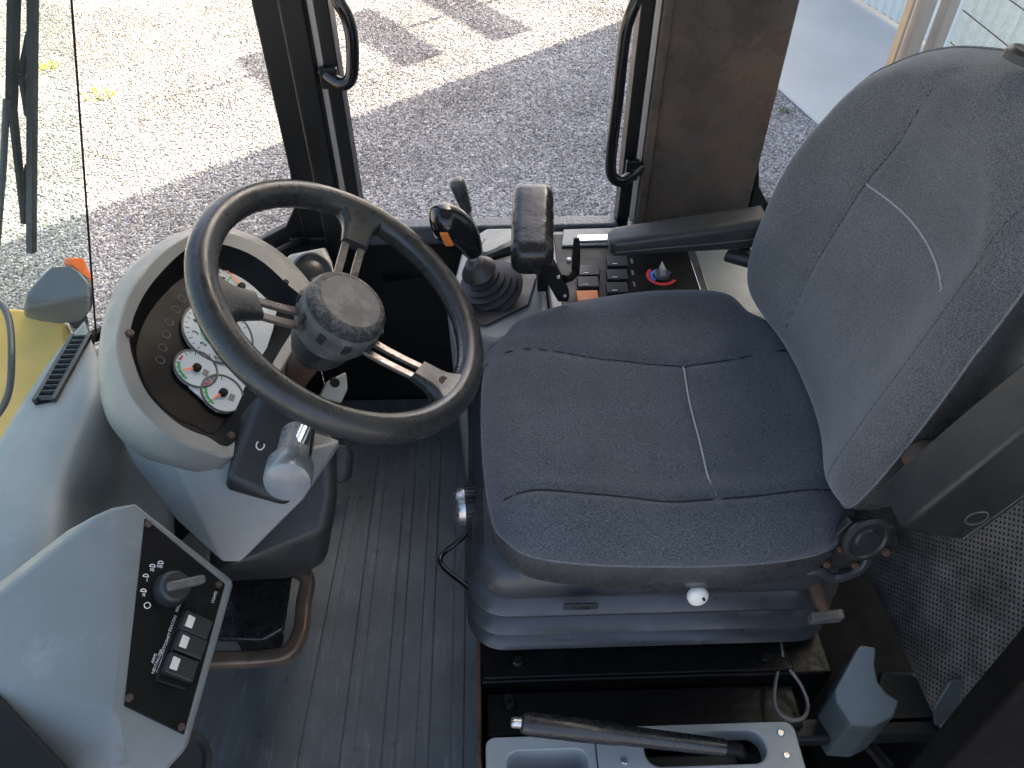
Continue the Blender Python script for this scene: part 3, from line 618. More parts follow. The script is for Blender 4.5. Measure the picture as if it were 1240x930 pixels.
# raised cluster: gauges on plate plane h=-.033
HG = -.032
gq = lambda u, v, h=HG: bq(u, v, h)
def disc(parent, o, r, h, mat, name, seg=40, flat=None):
    mb = MB(); e = [o+r*(math.cos(k*2*math.pi/seg)*er+math.sin(k*2*math.pi/seg)*eu) for k in range(seg)]
    return mb.plate(e, en, h).build(name, mat, parent, smooth=30)
def arc_strip(parent, o, r, w_, a0, a1, h, mat, name, n=14):
    mb = MB(); ins_, outs = [], []
    for k in range(n+1):
        a = math.radians(a0+(a1-a0)*k/n); d = math.cos(a)*er+math.sin(a)*eu
        ins_.append(o+d*(r-w_/2)+en*h); outs.append(o+d*(r+w_/2)+en*h)
    mb.v = [tuple(q) for q in ins_+outs]; mb.f = [(k, k+1, n+2+k, n+1+k) for k in range(n)]
    return mb.build(name, mat, parent, smooth=0, fix=False)
def gauge(o, r, na, kind, ticks):
    g = disc(bn, o, r, .004, G['gauge'], 'gauge'); f = .0046
    MB().tube([o+r*1.0*(math.cos(a)*er+math.sin(a)*eu)+en*.004 for a in np.linspace(0, 2*math.pi, 37)[:-1]], .0016, 6, closed=True).build('gauge_bezel', G['hub'], g)
    mb = MB()
    for k in range(ticks+1):
        a = math.radians(225-270*k/ticks if kind == 'big' else 150-130*k/ticks); d = math.cos(a)*er+math.sin(a)*eu; e = np.cross(en, d)
        L_ = .006 if k % 2 == 0 else .0035; wv = .0005
        p0 = o+d*(r*.93)+en*f; p1 = o+d*(r*.93-L_)+en*f; mb.add([p0-e*wv, p0+e*wv, p1+e*wv, p1-e*wv], [(0, 1, 2, 3)])
    mb.build('tick_marks', G['matt'], g, smooth=0, fix=False)
    a = math.radians(na); d = math.cos(a)*er+math.sin(a)*eu; e = np.cross(en, d); nl = r*.78
    MB().add([o-e*.0022+en*.007, o+e*.0022+en*.007, o+d*nl+e*.0006+en*.007, o+d*nl-e*.0006+en*.007], [(0, 1, 2, 3)]).build('needle', G['needle'], g, smooth=0, fix=False)
    MB().lathe([(r*.2 if kind != 'big' else r*.14, .004), (r*.2 if kind != 'big' else r*.14, .009), (r*.12, .011)], o, en, 20).build('needle_hub', G['matt'], g)
    if kind == 'big':
        for k in range(1, 8):
            aa = math.radians(225-270*k/8); text(g, str(k), o+r*.66*(math.cos(aa)*er+math.sin(aa)*eu), er, eu, r*.24, G['matt'], lift=f)
        arc_strip(g, o, r*.5, .002, 60, 200, f, G['ggreen'], 'gauge_band')
    else:
        arc_strip(g, o, r*.80, r*.13, 95, 165, f, G['ggreen'], 'gauge_band'); arc_strip(g, o, r*.80, r*.10, 68, 88, f, G['gred'], 'gauge_band')
        MB().box(o-eu*r*.45+er*0+en*f, (r*.36, r*.26, .0004), (er, eu, en)).build('gauge_symbol', G['dim'], g, smooth=0)
    return g
gauge(gq(263, 405), .050, 196, 'big', 24)
gauge(gq(236, 448), .0285, 132, 's', 8)
gauge(gq(268, 478), .0285, 150, 's', 8)
gauge(gq(290, 350), .040, 60, 'big', 24)
gauge(gq(328, 348), .026, 120, 's', 8)
MB().box(gq(278, 433, HG+.0055), (.020, .040, .002), (er, nrm(eu), en)).build('display_window', G['gold'], bn)
MB().plate([gq(*q, HG+.001) for q in ((224, 440), (255, 370), (300, 335), (340, 350), (330, 400), (300, 490), (262, 500), (228, 470))], en, .0018).build('cluster_mount', G['gauge'], bn, bevel=.001)
# warning lamps ghosted along the left of the cluster
for i, (u, v) in enumerate(((194, 436), (197, 421), (201, 405), (205, 390), (213, 375), (220, 362), (228, 352))):
    o = bq(u, v, -.0335)
    MB().tube([o+.0055*(math.cos(a)*er+math.sin(a)*eu) for a in np.linspace(0, 6.283, 15)[:-1]], .0005, 5, closed=True).build('warning_lamp', G['dim'], bn)
for u, v in ((157, 404), (231, 298), (279, 528)): bolt(bn, bq(u, v, .002)+en*.0, en, .005, .004, G['screw'], 'screw', False)
bolt(bn, bq(346, 342, .006), en, .0045, .003, G['matt'], 'screw', False)
# column skirt below the hood
MB().hull([P(142, 522, z=.56), P(200, 540, z=.60), P(318, 558, z=.585), P(322, 560, z=.58), P(371, 597, z=.53), P(366, 606, z=.525), P(290, 682, z=.44), P(270, 682, z=.44), P(215, 632, z=.47), P(160, 560, z=.52),
           (-.30, .80, .44), (-.45, .80, .46), (-.22, .72, .50), (-.46, .72, .56), (-.24, .78, .42)]).build('column_skirt', G['grey_lt'], bn, bevel=.008, bseg=4)
MB().hull([P(258, 640, z=.40), P(275, 690, z=.36), P(398, 640, z=.38), P(410, 590, z=.42), P(408, 540, z=.46), P(395, 682, z=.30), P(345, 700, z=.24), P(252, 705, z=.22), (-.27, .86, .42), (-.42, .86, .3), (-.30, .86, .15), (-.5, .80, .2), P(300, 690, z=.12), P(380, 690, z=.16)]).build('column_shroud', G['dkplastic'], bn, bevel=.02, bseg=4)
# stalk switch cowl
MB().hull([P(292, 500, z=.60), P(316, 470, z=.62), P(275, 578, z=.585), P(272, 592, z=.565), P(345, 612, z=.545), P(372, 588, z=.55), P(378, 540, z=.58), P(385, 490, z=.60), P(350, 470, z=.62), P(275, 592, z=.53), P(345, 612, z=.5), P(380, 540, z=.5), (-.30, .72, .5)]).build('switch_cowl', G['dkplastic'], bn, bevel=.008, bseg=3)
text(bn, 'C', P(315, 541, z=.6085), (0.25, .9, .3), (-.7, .1, .6), .016, G['white'], 'cowl_mark')
# stalk lever
st = thing('column_stalk', 'thick grey column stalk with a round flat end below the steering wheel', 'stalk', P(375, 500, z=.60))
sa, sb_ = P(383, 490, z=.625), P(352, 560, z=.64)
MB().tube([sa, sb_], .0095, 14).build('stalk_rod', G['chrome'], st)
sx = nrm(P(350, 585, z=.645)-P(358, 536, z=.645))
s0, s1 = P(359, 524, z=.618), P(350, 585, z=.640)
sl_ = np.linalg.norm(s1-s0); sx = nrm(s1-s0+np.array([0, -.004, .006]))
MB().lathe([(.016, 0), (.0175, .003), (.0185, sl_*.55), (.0235, sl_*.66), (.0265, sl_*.74), (.0265, sl_*1.0), (.0250, sl_*1.05), (.0240, sl_*1.055)], s0, sx, 32).build('stalk_grip', G['stalk'], st, smooth=35)
# speaker pocket on the far side of the dash
sp_ = thing('corner_speaker', 'beige dash corner with a round black air outlet beside the front pillar', 'air outlet', P(370, 335, z=.5))
MB().hull([P(340, 318, z=.53), P(352, 308, z=.54), P(392, 300, z=.545), P(402, 318, z=.535), P(408, 345, z=.52), P(360, 360, z=.5), P(340, 318, z=.4), P(395, 300, z=.4), P(408, 345, z=.4), P(360, 360, z=.4)]).build('corner_shell', G['beige'], sp_, bevel=.008)
oc = P(378, 329, z=.54); on = nrm([.35, -.55, .75])
MB().lathe([(.033, -.01), (.033, .004), (.029, .008), (.023, .003), (.018, .003), (.014, .006), (.004, .007)], oc, on, 30).build('outlet_ring', G['dkplastic'], sp_)
# bits under the wheel
ci = thing('ignition_bracket', 'beige bracket with holes beside the steering shaft', 'bracket', P(400, 470, z=.4))
MB().plate([P(395, 462, z=.50), P(418, 450, z=.50), P(420, 470, z=.48), P(412, 487, z=.47), P(385, 480, z=.48)], (.3, -.7, .5), .012).build('bracket_plate', G['beige'], ci, bevel=.003)
MB().lathe([(.007, -.002), (.007, .0165)], P(404, 462, z=.497), (.3, -.7, .5), 16).build('bracket_hole', G['matt'], ci)

# ------------------------------------------------------------------ steering wheel
wc = np.array([-.186, .785, .693]); wr, wu, wn = frame_from((.7, -.1, 1))
wl_ = lambda r, ang, h=0.: wc+wr*r*math.cos(math.radians(ang))+wu*r*math.sin(math.radians(ang))+wn*h
sw = thing('steering_wheel', 'black three spoke steering wheel with worn metal spokes and a cracked hub cap', 'steering wheel', wc-wn*.25)
RW = .186
MB().tube([wl_(RW, a) for a in range(0, 360, 5)], .0188, 16, closed=True).build('rim', G['rim'], sw, smooth=80)
hb = -.036
for ang in (4, 121, -114):
    d = nrm(wl_(1, ang)-wc); e = np.cross(wn, d)
    for s_ in (-1, 1):
        rings = []
        for k in range(7):
            t_ = k/6; r = .045+t_*.092; h = hb+(t_**1.3)*.030; c = wc+d*r+wn*h+e*s_*.0115
            rings.append([c+e*a+wn*b for a, b in ((-.0055, -.003), (.0055, -.003), (.0055, .003), (-.0055, .003))])
        MB().loft(rings).build('spoke_bar', G['spoke'], sw, bevel=.0015)
    # yoke: flares from the bars into the rim
    rings = []
    for k in range(9):
        t_ = k/8; r = .122+t_*.062; wd = .019+.006*t_+.075*max(0, t_-.40)**1.8; th = .0075+.008*t_; h = hb+.027+t_*.010
        c = wc+d*r+wn*h
        rings.append([c+e*a+wn*b for a, b in rrect(wd, th, th*.8, 4)])
    MB().loft(rings).build('spoke_yoke', G['rim'] if ang == 121 else G['rim'], sw, smooth=60)
    if ang == -114: MB().lathe([(.0075, 0), (.0075, .0013)], wc+d*.158+wn*(hb+.027+.006+.0108), nrm(wn), 20).build('yoke_recess', G['rust'], sw)
hub = MB().lathe([(.044, -.068), (.049, -.062), (.050, -.052), (.0545, -.048), (.056, -.040), (.0575, -.022), (.056, -.014), (.0535, -.010)], wc, wn, 40).build('hub', G['hub'], sw, smooth=35)
MB().lathe([(.0545, -.0105), (.0535, -.002), (.050, .003), (.044, .0055), (.041, .0056)], wc, wn, 44, cap1=False).build('hub_cap', G['cap'], sw, smooth=60)
MB().lathe([(.0412, .0057), (.034, .0050), (.0275, .0050), (.0255, .0040), (.0235, -.003), (.0215, -.004), (.004, -.0045), (.004, -.003), (.001, -.003)], wc, wn, 36).build('horn_button', G['hub'], sw, smooth=40)
for k in range(10):
    d = nrm(wl_(1, 18+k*36)-wc); e = np.cross(wn, d)
    MB().box(wc+d*.0565-wn*.026, (.006, .010, .016), (d, e, nrm(wn+d*.15))).build('hub_notch', G['dkplastic'], hub, bevel=.0015)
MB().lathe([(.026, -.118), (.034, -.108), (.042, -.088), (.0445, -.068)], wc, wn, 32).build('column_collar', G['dkplastic'], sw, smooth=40)
MB().tube([wc-wn*.12, wc-wn*.42], .020, 16).build('column_shaft', G['rust'], sw)

# ------------------------------------------------------------------ operator seat
SY = .785
seat = thing('operator_seat', 'dark grey cloth suspension seat with rubber bellows and folding armrests', 'seat', (.20, SY, .19))
def radial_cushion(outline, rings, hfun, seg_n=4):
    out = smooth_path([np.array([a, b, 0.]) for a, b in outline], seg_n, True); c = sum(out)/len(out)
    return out, c
COUT = [P(u, v, z=.485)[:2] for u, v in ((597, 625), (587, 570), (583, 500), (587, 440), (603, 407), (640, 385), (700, 368), (780, 357), (850, 356), (885, 362), (908, 382), (940, 398), (985, 440), (1015, 500), (1036, 560), (1034, 620), (1012, 655), (960, 672), (850, 680), (720, 678), (645, 668), (612, 648))]
co, cc = radial_cushion(COUT, 1, None)
cc[2] = 0
ZT = .520
px2 = lambda u, v: P(u, v, z=.513)[:2]
seamF = [px2(*q) for q in ((588, 424), (650, 422), (740, 432), (828, 439), (900, 432), (965, 421), (1000, 425))]
seamN = [px2(*q) for q in ((610, 598), (650, 594), (720, 601), (800, 608), (866, 607), (950, 600), (1035, 590))]
seamM = [px2(*q) for q in ((828, 439), (835, 480), (847, 530), (858, 580), (868, 606))]
def segd(p, poly):
    best = 9
    for a, b in zip(poly[:-1], poly[1:]):
        ab = b-a; t_ = max(0, min(1, ((p-a)@ab)/(ab@ab))); best = min(best, np.linalg.norm(p-a-t_*ab))
    return best
def seat_z(x, y, rho):
    edge = 1-rho
    z = ZT-.036*max(0, (rho-.72)/.28)**2.6
    dx = (x-.22)/.20; dy = (y-SY)/.17
    z -= .012*math.exp(-(dx*dx+dy*dy))
    p = np.array([x, y])
    for poly, dep, wd in ((seamF, .0055, .007), (seamN, .0055, .007), (seamM, .0045, .006)):
        d = segd(p, poly); z -= dep*math.exp(-(d/wd)**2)
    # raised side bolsters beyond the long seams, sagging hollow beside the middle seam
    z += .006*(1 if (y > SY+.155 or y < SY-.155) else 0)*min(1, (abs(y-SY)-.155)/.03)
    dm = np.array([x-P(812, 590, z=.513)[0], y-P(812, 590, z=.513)[1]]); z -= .006*math.exp(-(dm@dm)/.0011)
    z += .0015*mnoise.noise(Vector((x*14, y*14, 1.3)))
    return z
NR = 46
mb = MB(); n_ = len(co)
mb.v.append((cc[0], cc[1], seat_z(cc[0], cc[1], 0)))
for i in range(1, NR+1):
    rho = 1-(1-i/NR)**1.25
    for q in co:
        x, y = cc[0]+(q[0]-cc[0])*rho, cc[1]+(q[1]-cc[1])*rho; mb.v.append((x, y, seat_z(x, y, rho)))
for j in range(n_): mb.f.append((0, 1+j, 1+(j+1) % n_))
for i in range(NR-1):
    for j in range(n_):
        a = 1+i*n_+j; b = 1+i*n_+(j+1) % n_; mb.f.append((a, a+n_, b+n_, b))
base_i = 1+(NR-1)*n_
# roll the edge under
for k, (sc, dz) in enumerate(((1.006, -.010), (1.004, -.022), (.985, -.030))):
    for j, q in enumerate(co):
        x, y = cc[0]+(q[0]-cc[0])*sc, cc[1]+(q[1]-cc[1])*sc; mb.v.append((x, y, seat_z(q[0], q[1], 1)+dz))
    s0_ = base_i+k*n_; s1_ = s0_+n_
    for j in range(n_): mb.f.append((s0_+j, s1_+j, s1_+(j+1) % n_, s0_+(j+1) % n_))
cush = mb.build('seat_cushion', G['fabric'], seat, smooth=70)
# vinyl apron under the fabric
ra = []
for sc, z in ((1.001, .478), (1.012, .462), (1.010, .440), (.992, .418), (.955, .404), (.90, .400)):
    ra.append([np.array([cc[0]+(q[0]-cc[0])*sc, cc[1]+(q[1]-cc[1])*sc, z]) for q in co])
MB().loft(ra, False, True).build('seat_apron', G['vinyl'], seat, smooth=60)
# stitch lines lying in the seams
def on_seat(p, lift=.0012):
    dd = np.array([p[0]-cc[0], p[1]-cc[1]]); rr_ = np.linalg.norm(dd); th = math.atan2(dd[1], dd[0])
    best = min(co, key=lambda q: abs((math.atan2(q[1]-cc[1], q[0]-cc[0])-th+math.pi) % (2*math.pi)-math.pi)); ro2 = np.linalg.norm((best-cc)[:2])
    return np.array([p[0], p[1], seat_z(p[0], p[1], min(1, rr_/ro2))+lift])
def stitches(poly, mat, r, name, fn, parent, dash=None, lift=.0012):
    pp = smooth_path([np.array([*q, 0]) for q in poly], 24)
    pp = [fn(q, lift) for q in pp]
    mb = MB()
    if dash is None: mb.tube(pp, r, 5)
    else:
        k = 0
        while k < len(pp)-dash[0]: mb.tube(pp[k:k+dash[0]+1], r, 4); k += sum(dash)
    return mb.build(name, mat, parent)
stitches(seamF, G['seamd'], .0011, 'seam', on_seat, cush, lift=.0012)
stitches(seamN, G['seamd'], .0011, 'seam', on_seat, cush, lift=.0012)
stitches(seamM, G['stitch'], .0013, 'seam', on_seat, cush, lift=.0026)
edge_st = [P(u, v, z=.476) for u, v in ((601, 628), (612, 645), (632, 658), (662, 665), (720, 670), (850, 673), (950, 666), (1005, 650))]
ring_z = lambda q: None
j0 = min(range(n_), key=lambda j: np.linalg.norm(co[j][:2]-edge_st[0][:2])); j1 = min(range(n_), key=lambda j: np.linalg.norm(co[j][:2]-edge_st[-1][:2]))
js = list(range(j1, n_))+list(range(0, j0+1)) if j1 > j0 else list(range(j1, j0+1))
wel = [np.array([cc[0]+(co[j][0]-cc[0])*1.008, cc[1]+(co[j][1]-cc[1])*1.008, .4775]) for j in js]
MB().tube(wel, .0012, 5).build('seam', G['seamg'], cush)
# suspension bellows: folds
br = []
def sq(hx, hy, z, cx=.228, cy=.79, r=.06): return [np.array([cx+a, cy+b, z]) for a, b in rrect(hx, hy, r, 7)]
for k, z in enumerate((.400, .385, .366, .348, .3445, .341, .322, .3035, .300, .2965, .278, .2595, .256, .2525, .234, .212)):
    o = (0, .010, .018, .013, .000, .014, .026, .016, .002, .017, .029, .019, .004, .020, .030, .012)[k]
    sag = 1
    rg = []
    for q in sq(.249+o, .222+o, z):
        xx = (q[0]-.228)/.25; q = q.copy(); q[2] += .010*math.cos(xx*math.pi*.9)*(1 if k > 6 else .3) - .004; rg.append(q)
    br.append(rg)
bel = MB().loft(br, True, True).build('suspension_bellows', G['bellows'], seat, smooth=50)
# maker's badge on the bellows
bc = P(703, 733, y=.533)
MB().plate([bc+np.array([a, 0, b]) for a, b in rrect(.024, .0075, .004, 4)], (0, -.8, .6), .006).build('badge', G['bellows'], bel, bevel=.001)
text(bel, 'KAB', bc+np.array([0, -.0048, .0036]), (1, 0, 0), (0, .6, .8), .013, G['matt'], 'badge_lettering', lift=.0006)
# pan lip, white lever tip, slide handle
MB().tube(smooth_path([P(860, 700, y=.56), P(930, 700, y=.545), P(985, 690, y=.54), P(1010, 700, y=.535), P(1040, 690, y=.54), P(1052, 670, y=.55)]), .007, 8).build('pan_lip', G['bellows'], seat)
kn = P(845, 722, y=.515)
MB().lathe([(.004, -.008), (.012, -.007), (.0145, -.003), (.0140, .003), (.010, .0065), (.003, .0075)], kn, (.1, -1, .35), 20, yref=(1, 0, 0)).build('lever_tip', G['ivory'], seat, smooth=60)
MB().lathe([(.0018, 0), (.0018, .0098)], kn+np.array([.005, 0, .002]), (.1, -1, .35), 10, yref=(1, 0, 0)).build('tip_hole', G['matt'], seat)
MB().tube([kn+np.array([-.005, .01, 0]), kn+np.array([-.03, .07, .01])], .005, 8).build('lever_rod', G['matt'], seat)
ta, tb = P(985, 705, y=.56), P(997, 742, y=.52)
MB().tube([ta, tb], .010, 12).build('slide_lever', G['rust'], seat)
MB().box(P(1000, 747, y=.515), (.046, .014, .020), ((1, .05, .04), (0, 1, .2), (0, -.2, 1))).build('slide_handle', G['hub'], seat, bevel=.003)
# recliner
rcn = P(1048, 652, y=.535)
MB().lathe([(.032, 0), (.032, .004), (.026, .006), (.024, .003), (.016, .003), (.014, .006), (.005, .006)], rcn, (.15, -1, .35), 32, yref=(1, 0, 0)).build('recliner_disc', G['dkplastic'], seat, smooth=35)
MB().plate([P(u, v, y=.545) for u, v in ((985, 688), (1000, 660), (1030, 632), (1085, 640), (1090, 665), (1040, 690))], (0, 1, -.2), .012).build('recliner_plate', G['dkplastic'], seat, bevel=.003)
for u, v in ((1000, 682), (1018, 664), (1035, 684), (1072, 668)): bolt(seat, P(u, v, y=.540), (.1, -1, .3), .0055, .005, G['rust'], 'bolt')
# backrest
bo2 = np.array([.458, SY, .50]); bup = nrm([.165, 0, .985]); bfr = nrm([-.985, 0, .165])
half = [(.0, 0.), (.002, .10), (.006, .175), (.026, .222), (.07, .242), (.15, .248), (.24, .246), (.32, .236), (.39, .214), (.435, .185), (.472, .138), (.498, .080)]
farh = half[:3]+[(.028, .228), (.08, .252), (.16, .259), (.24, .257)]+[(.32, .238), (.385, .218), (.428, .178), (.462, .136), (.488, .080)]      # far shoulder, worn rounder
bout = [(-h, t_-.004*(t_ > .4)) for t_, h in reversed(half)][:-1]+[(h, t_) for t_, h in farh]+[(.0, .508)]
bout = smooth_path([np.array([a, b, 0]) for a, b in bout], 4, True); bcn = np.array([0, .24, 0])
SEAM_S = lambda t_, sg=1: (.094 if sg > 0 else .196)-.045*max(0, t_-.3)/.2
ARC = lambda s: .305+.014*math.cos((s+.03)/.15*1.5)-.07*(s+.03)
def back_h(s, t_, rho):
    b_ = min(1.15, abs(s)/.215); lowk = max(0, min(1, (t_-.30)/.2))
    h = .014+.046*b_**2*(1-.45*lowk)
    h += .016*math.exp(-((t_-.17)/.10)**2)*max(0, 1-b_)                                       # lumbar swell
    h += .005*math.exp(-((abs(s)-.19)/.045)**2)*(1-lowk)                                      # rolled side bolsters
    h -= .040*max(0, (rho-.80)/.20)**2.4
    if t_ > .38: h += .010*math.exp(-((t_-.44)/.05)**2)
    for sg in (-1, 1):
        ds_ = abs(s-sg*SEAM_S(t_, sg)); h -= (.004 if sg > 0 else .0004)*math.exp(-(ds_/.0065)**2)*(1 if .02 < t_ < .47 else 0)
    if -.158 < s < .094: h -= .0025*math.exp(-((t_-ARC(s))/.005)**2)
    return h+.001*mnoise.noise(Vector((s*15, t_*15, 4)))
def BK(s, t_, h): return bo2+np.array([0, 1, 0])*s+bup*t_+bfr*h
mb = MB(); nb = len(bout); NB = 44
mb.v.append(tuple(BK(0, .24, back_h(0, .24, 0))))
for i in range(1, NB+1):
    rho = 1-(1-i/NB)**1.2
    for q in bout:
        p = bcn+(q-bcn)*rho; mb.v.append(tuple(BK(p[0], p[1], back_h(p[0], p[1], rho))))
for j in range(nb): mb.f.append((0, 1+j, 1+(j+1) % nb))
for i in range(NB-1):
    for j in range(nb):
        a = 1+i*nb+j; b = 1+i*nb+(j+1) % nb; mb.f.append((a, a+nb, b+nb, b))
bk = mb.build('backrest_cushion', G['fabric_b'], seat, smooth=70)
rb = []
for sc, dh in ((.999, .0), (1.008, -.012), (1.0, -.040), (.96, -.075), (.85, -.095)):
    rb.append([BK(*((bcn+(q-bcn)*sc)[:2]), back_h(q[0], q[1], 1)+dh) for q in bout])
MB().loft(rb, False, True).build('backrest_shell', G['vinyl'], seat, smooth=60)
def on_back(p, lift=.001):
    th = math.atan2(p[1]-.24, p[0]); best = min(bout, key=lambda q: abs((math.atan2(q[1]-.24, q[0])-th+math.pi) % (2*math.pi)-math.pi))
    rho = min(1, math.hypot(p[0], p[1]-.24)/math.hypot(best[0], best[1]-.24)); return BK(p[0], p[1], back_h(p[0], p[1], rho)+lift)
for sg in (-1, 1):
    stitches([(sg*SEAM_S(t_, sg), t_) for t_ in np.linspace(.04, .46, 9)], G['seamd'], (.0009 if sg > 0 else .0003), 'seam', on_back, bk, dash=(3, 1), lift=.0004)
stitches([(s, ARC(s)) for s in np.linspace(-.158, .092, 9)], G['stitch'], .0012, 'seam', on_back, bk)
MB().tube([BK(*((bcn+(q-bcn)*1.001)[:2]), back_h(q[0], q[1], 1)+.0005) for q in bout if q[1] > -.1], .0014, 5, closed=True).build('piping', G['seamg'], bk)
# headrest socket
hs = P(1240, 70, y=.765)
MB().lathe([(.020, -.004), (.020, .004), (.016, .008), (.011, .006)], hs, (.2, 0, 1), 24).build('headrest_socket', G['dkplastic'], seat)
# right armrest, folded down
ya = 1.062
def arm(pts, e1, e2, tap, nm, mat, r=.014): 
    m_ = MB(); sweep_rr(m_, pts, .026, .030, r, e1, e2, 5, tap); return m_.build(nm, mat, seat, smooth=50)
tops = [P(738, 287, y=ya), P(745, 283, y=ya), P(790, 276, y=ya), P(860, 266, y=ya), P(925, 256, y=ya)]
cth = [(.70, .35), (.95, .52), (1, .62), (1.05, .80), (1.05, .95)]
ctr = [q-np.array([0, 0, .030*c[1]]) for q, c in zip(tops, cth)]
ar = arm(ctr, (0, 1, 0), (0, 0, 1), cth, 'armrest', G['armv'])
MB().tube([c+np.array([0, -.0266*k[0], -.004]) for c, k in zip(ctr[1:], cth[1:])], .0009, 5).build('armrest_seam', G['hub'], ar)
MB().tube([BK(.20, .08, -.02), (.40, ya, .56), (.43, ya+.01, .57)], .013, 10).build('armrest_pivot', G['dkplastic'], seat)
MB().hull([P(922, 372, z=.53), P(935, 380, z=.55), P(955, 398, z=.53), P(925, 385, z=.50), P(950, 405, z=.50)]).build('belt_buckle', G['matt'], seat, bevel=.003)
# left armrest, folded up beside the backrest
ax_ = nrm([.36, 0, .93]); fx = nrm(np.cross((0, 1, 0), ax_)); yl = .478
c0 = np.array([.462, yl, .640])
la = MB(); pts = [c0+ax_*k for k in (-.012, .0, .03, .12, .24, .34)]
sweep_rr(la, pts, .044, .030, .007, fx, (0, 1, 0), 5, [(.80, .72), (.97, .95), (1, 1), (1, 1), (.95, .95), (.8, .8)])
lo_ = la.build('armrest', G['armv'], seat, smooth=50)
lo_['label'] = 'upright left armrest folded beside the backrest'
ring_o = c0+ax_*.035+fx*.018-np.array([0, .0302, 0])
MB().tube([ring_o+.011*(math.cos(a)*fx+math.sin(a)*ax_) for a in np.linspace(0, 6.283, 25)[:-1]], .0012, 6, closed=True).build('armrest_cap', G['hub'], lo_)
MB().tube([c0+ax_*k+fx*.034-np.array([0, .0296, 0]) for k in (.0, .1, .2, .3)], .0012, 5).build('armrest_seam', G['hub'], lo_)
MB().lathe([(.022, 0), (.022, .03), (.017, .034)], c0+ax_*.03-fx*.005+np.array([0, .055, 0]), (0, -1, 0), 20, yref=(1, 0, 0)).build('armrest_pivot', G['rust'], seat)
# ride height knob and adjuster rod on the front of the suspension
kb = thing('height_knob', 'ribbed grey and black height knob on the front of the seat base', 'knob', P(565, 612, z=.33))
ko = P(578, 612, z=.345)
MB().lathe([(.012, -.004), (.030, .0), (.0315, .004), (.0315, .018), (.030, .020)], ko, (-1, -.1, .05), 40).build('knob_body', G['dkplastic'], kb, smooth=35)
MB().lathe([(.0295, .0195), (.028, .029), (.022, .036), (.0, .0375)], ko, (-1, -.1, .05), 40).build('knob_cap', G['steel'], kb, smooth=50)
ke1, ke2, ken = frame_from((-1, -.1, .05), (0, 1, .01))
for k in range(26):
    a = k*2*math.pi/26; d = math.cos(a)*ke1+math.sin(a)*ke2
    MB().box(ko+ken*.0105+d*.0317, (.0026, .0032, .013), (d, np.cross(ken, d), ken)).build('grip_rib', G['rubber'], kb)
MB().tube([ko, ko-ken*.05], .008, 10).build('knob_shaft', G['matt'], kb)
tag(MB().tube(smooth_path([P(569, 641, z=.27), P(556, 655, z=.26), P(539, 668, z=.25), P(533, 678, z=.25), P(540, 690, z=.25), P(560, 706, z=.26), P(582, 724, z=.27)]), .0042, 10).build('adjuster_rod', G['blackgloss'], off=P(582, 724, z=.27)), 'bent black wire adjuster rod under the height knob', 'rod')

# seat pedestal
ped = thing('seat_pedestal', 'black steel seat pedestal with bolted plates and a rust streaked edge', 'pedestal', (.2, .78, 0))
B(-.030, .50, .50, 1.02, -.005, .196).build('pedestal_box', G['pedb'], ped, bevel=.004)
B(-.024, .445, .435, .4995, -.005, .165).build('side_step', G['pedb'], ped, bevel=.004)
B(-.037, -.0305, .40, 1.0, -.004, .190).build('edge_strip', G['rust'], ped, bevel=.002)
MB().bb(-.026, .44, .503, .56, .1965, .204).build('slide_plate', G['pedb'], ped, bevel=.003)
for u, v, zz in ((627, 802, .205), (927, 797, .205), (616, 848, .166), (618, 855, .166)): bolt(ped, P(u, v, z=zz), (0, 0, 1), .009, .008, G['black'], 'bolt')
# right-hand control console
con = thing('control_console', 'grey control console with switches and heater dial right of the seat', 'console', (.15, 1.1, 0))
ZC = .50
body = [P(541, 372, z=ZC), P(560, 300, z=ZC), P(578, 282, z=ZC), (-.01, YD-.03, ZC), (.092, YD-.03, ZC), (.092, .96, ZC), P(600, 412, z=ZC), P(546, 398, z=ZC)]
MB().loft([[np.array([q[0]+.012, q[1]+.0, .06]) for q in body], [np.array([q[0]+.004, q[1], .30]) for q in body], [np.asarray(q, float) for q in body]]).build('lever_console', G['grey'], con, smooth=30, bevel=.008, bseg=3)
B(.0965, .50, .97, YD-.026, .06, .488).build('switch_console', G['grey'], con, bevel=.006)
B(.42, .80, .98, YD-.02, .06, .482).build('rear_console', G['grey_lt'], con, bevel=.01)
B(-.05, .60, .93, .9695, .05, .43).build('console_skirt', G['darkmould'], con, bevel=.01)
B(.36, .375, 1.0, YD-.03, .484, .496).build('trim_strip', G['chrome'], con, bevel=.002)
# boot plinth and bellows
MB().plate([P(u, v, z=ZC+.0005) for u, v in ((556, 392), (560, 350), (600, 325), (655, 322), (640, 372), (590, 396))], (0, 0, 1), .006).build('boot_plinth', G['dkplastic'], con, bevel=.002)
jc = P(594, 352, z=ZC+.006); jt = np.array([-.03, 1.03, .578]); jx = nrm(jt-jc)
H_ = np.linalg.norm(jt-jc)
prof = [(.058, 0)]
for k in range(5):
    r = .058-.007*k; h = H_*(.02+.13*k); prof += [(r+.001, h), (r+.002, h+H_*.05), (r-.007, h+H_*.085)]
prof += [(.030, H_*.72), (.020, H_*.90), (.016, H_*.98), (.012, H_)]
joy = thing('joystick', 'gloss black joystick with an orange thumb switch on a ribbed boot', 'joystick', jc)
MB().lathe(prof, jc, jx, 32).build('boot', G['rubber'], joy, smooth=35)
j1_ = P(573, 300, y=1.03)
MB().tube([jt-jx*.005, jt+(j1_-jt)*.35], .0115, 6).build('stem_nut', G['steel'], joy, smooth=20)
MB().tube([jt, j1_], .007, 12).build('stem', G['steel'], joy)
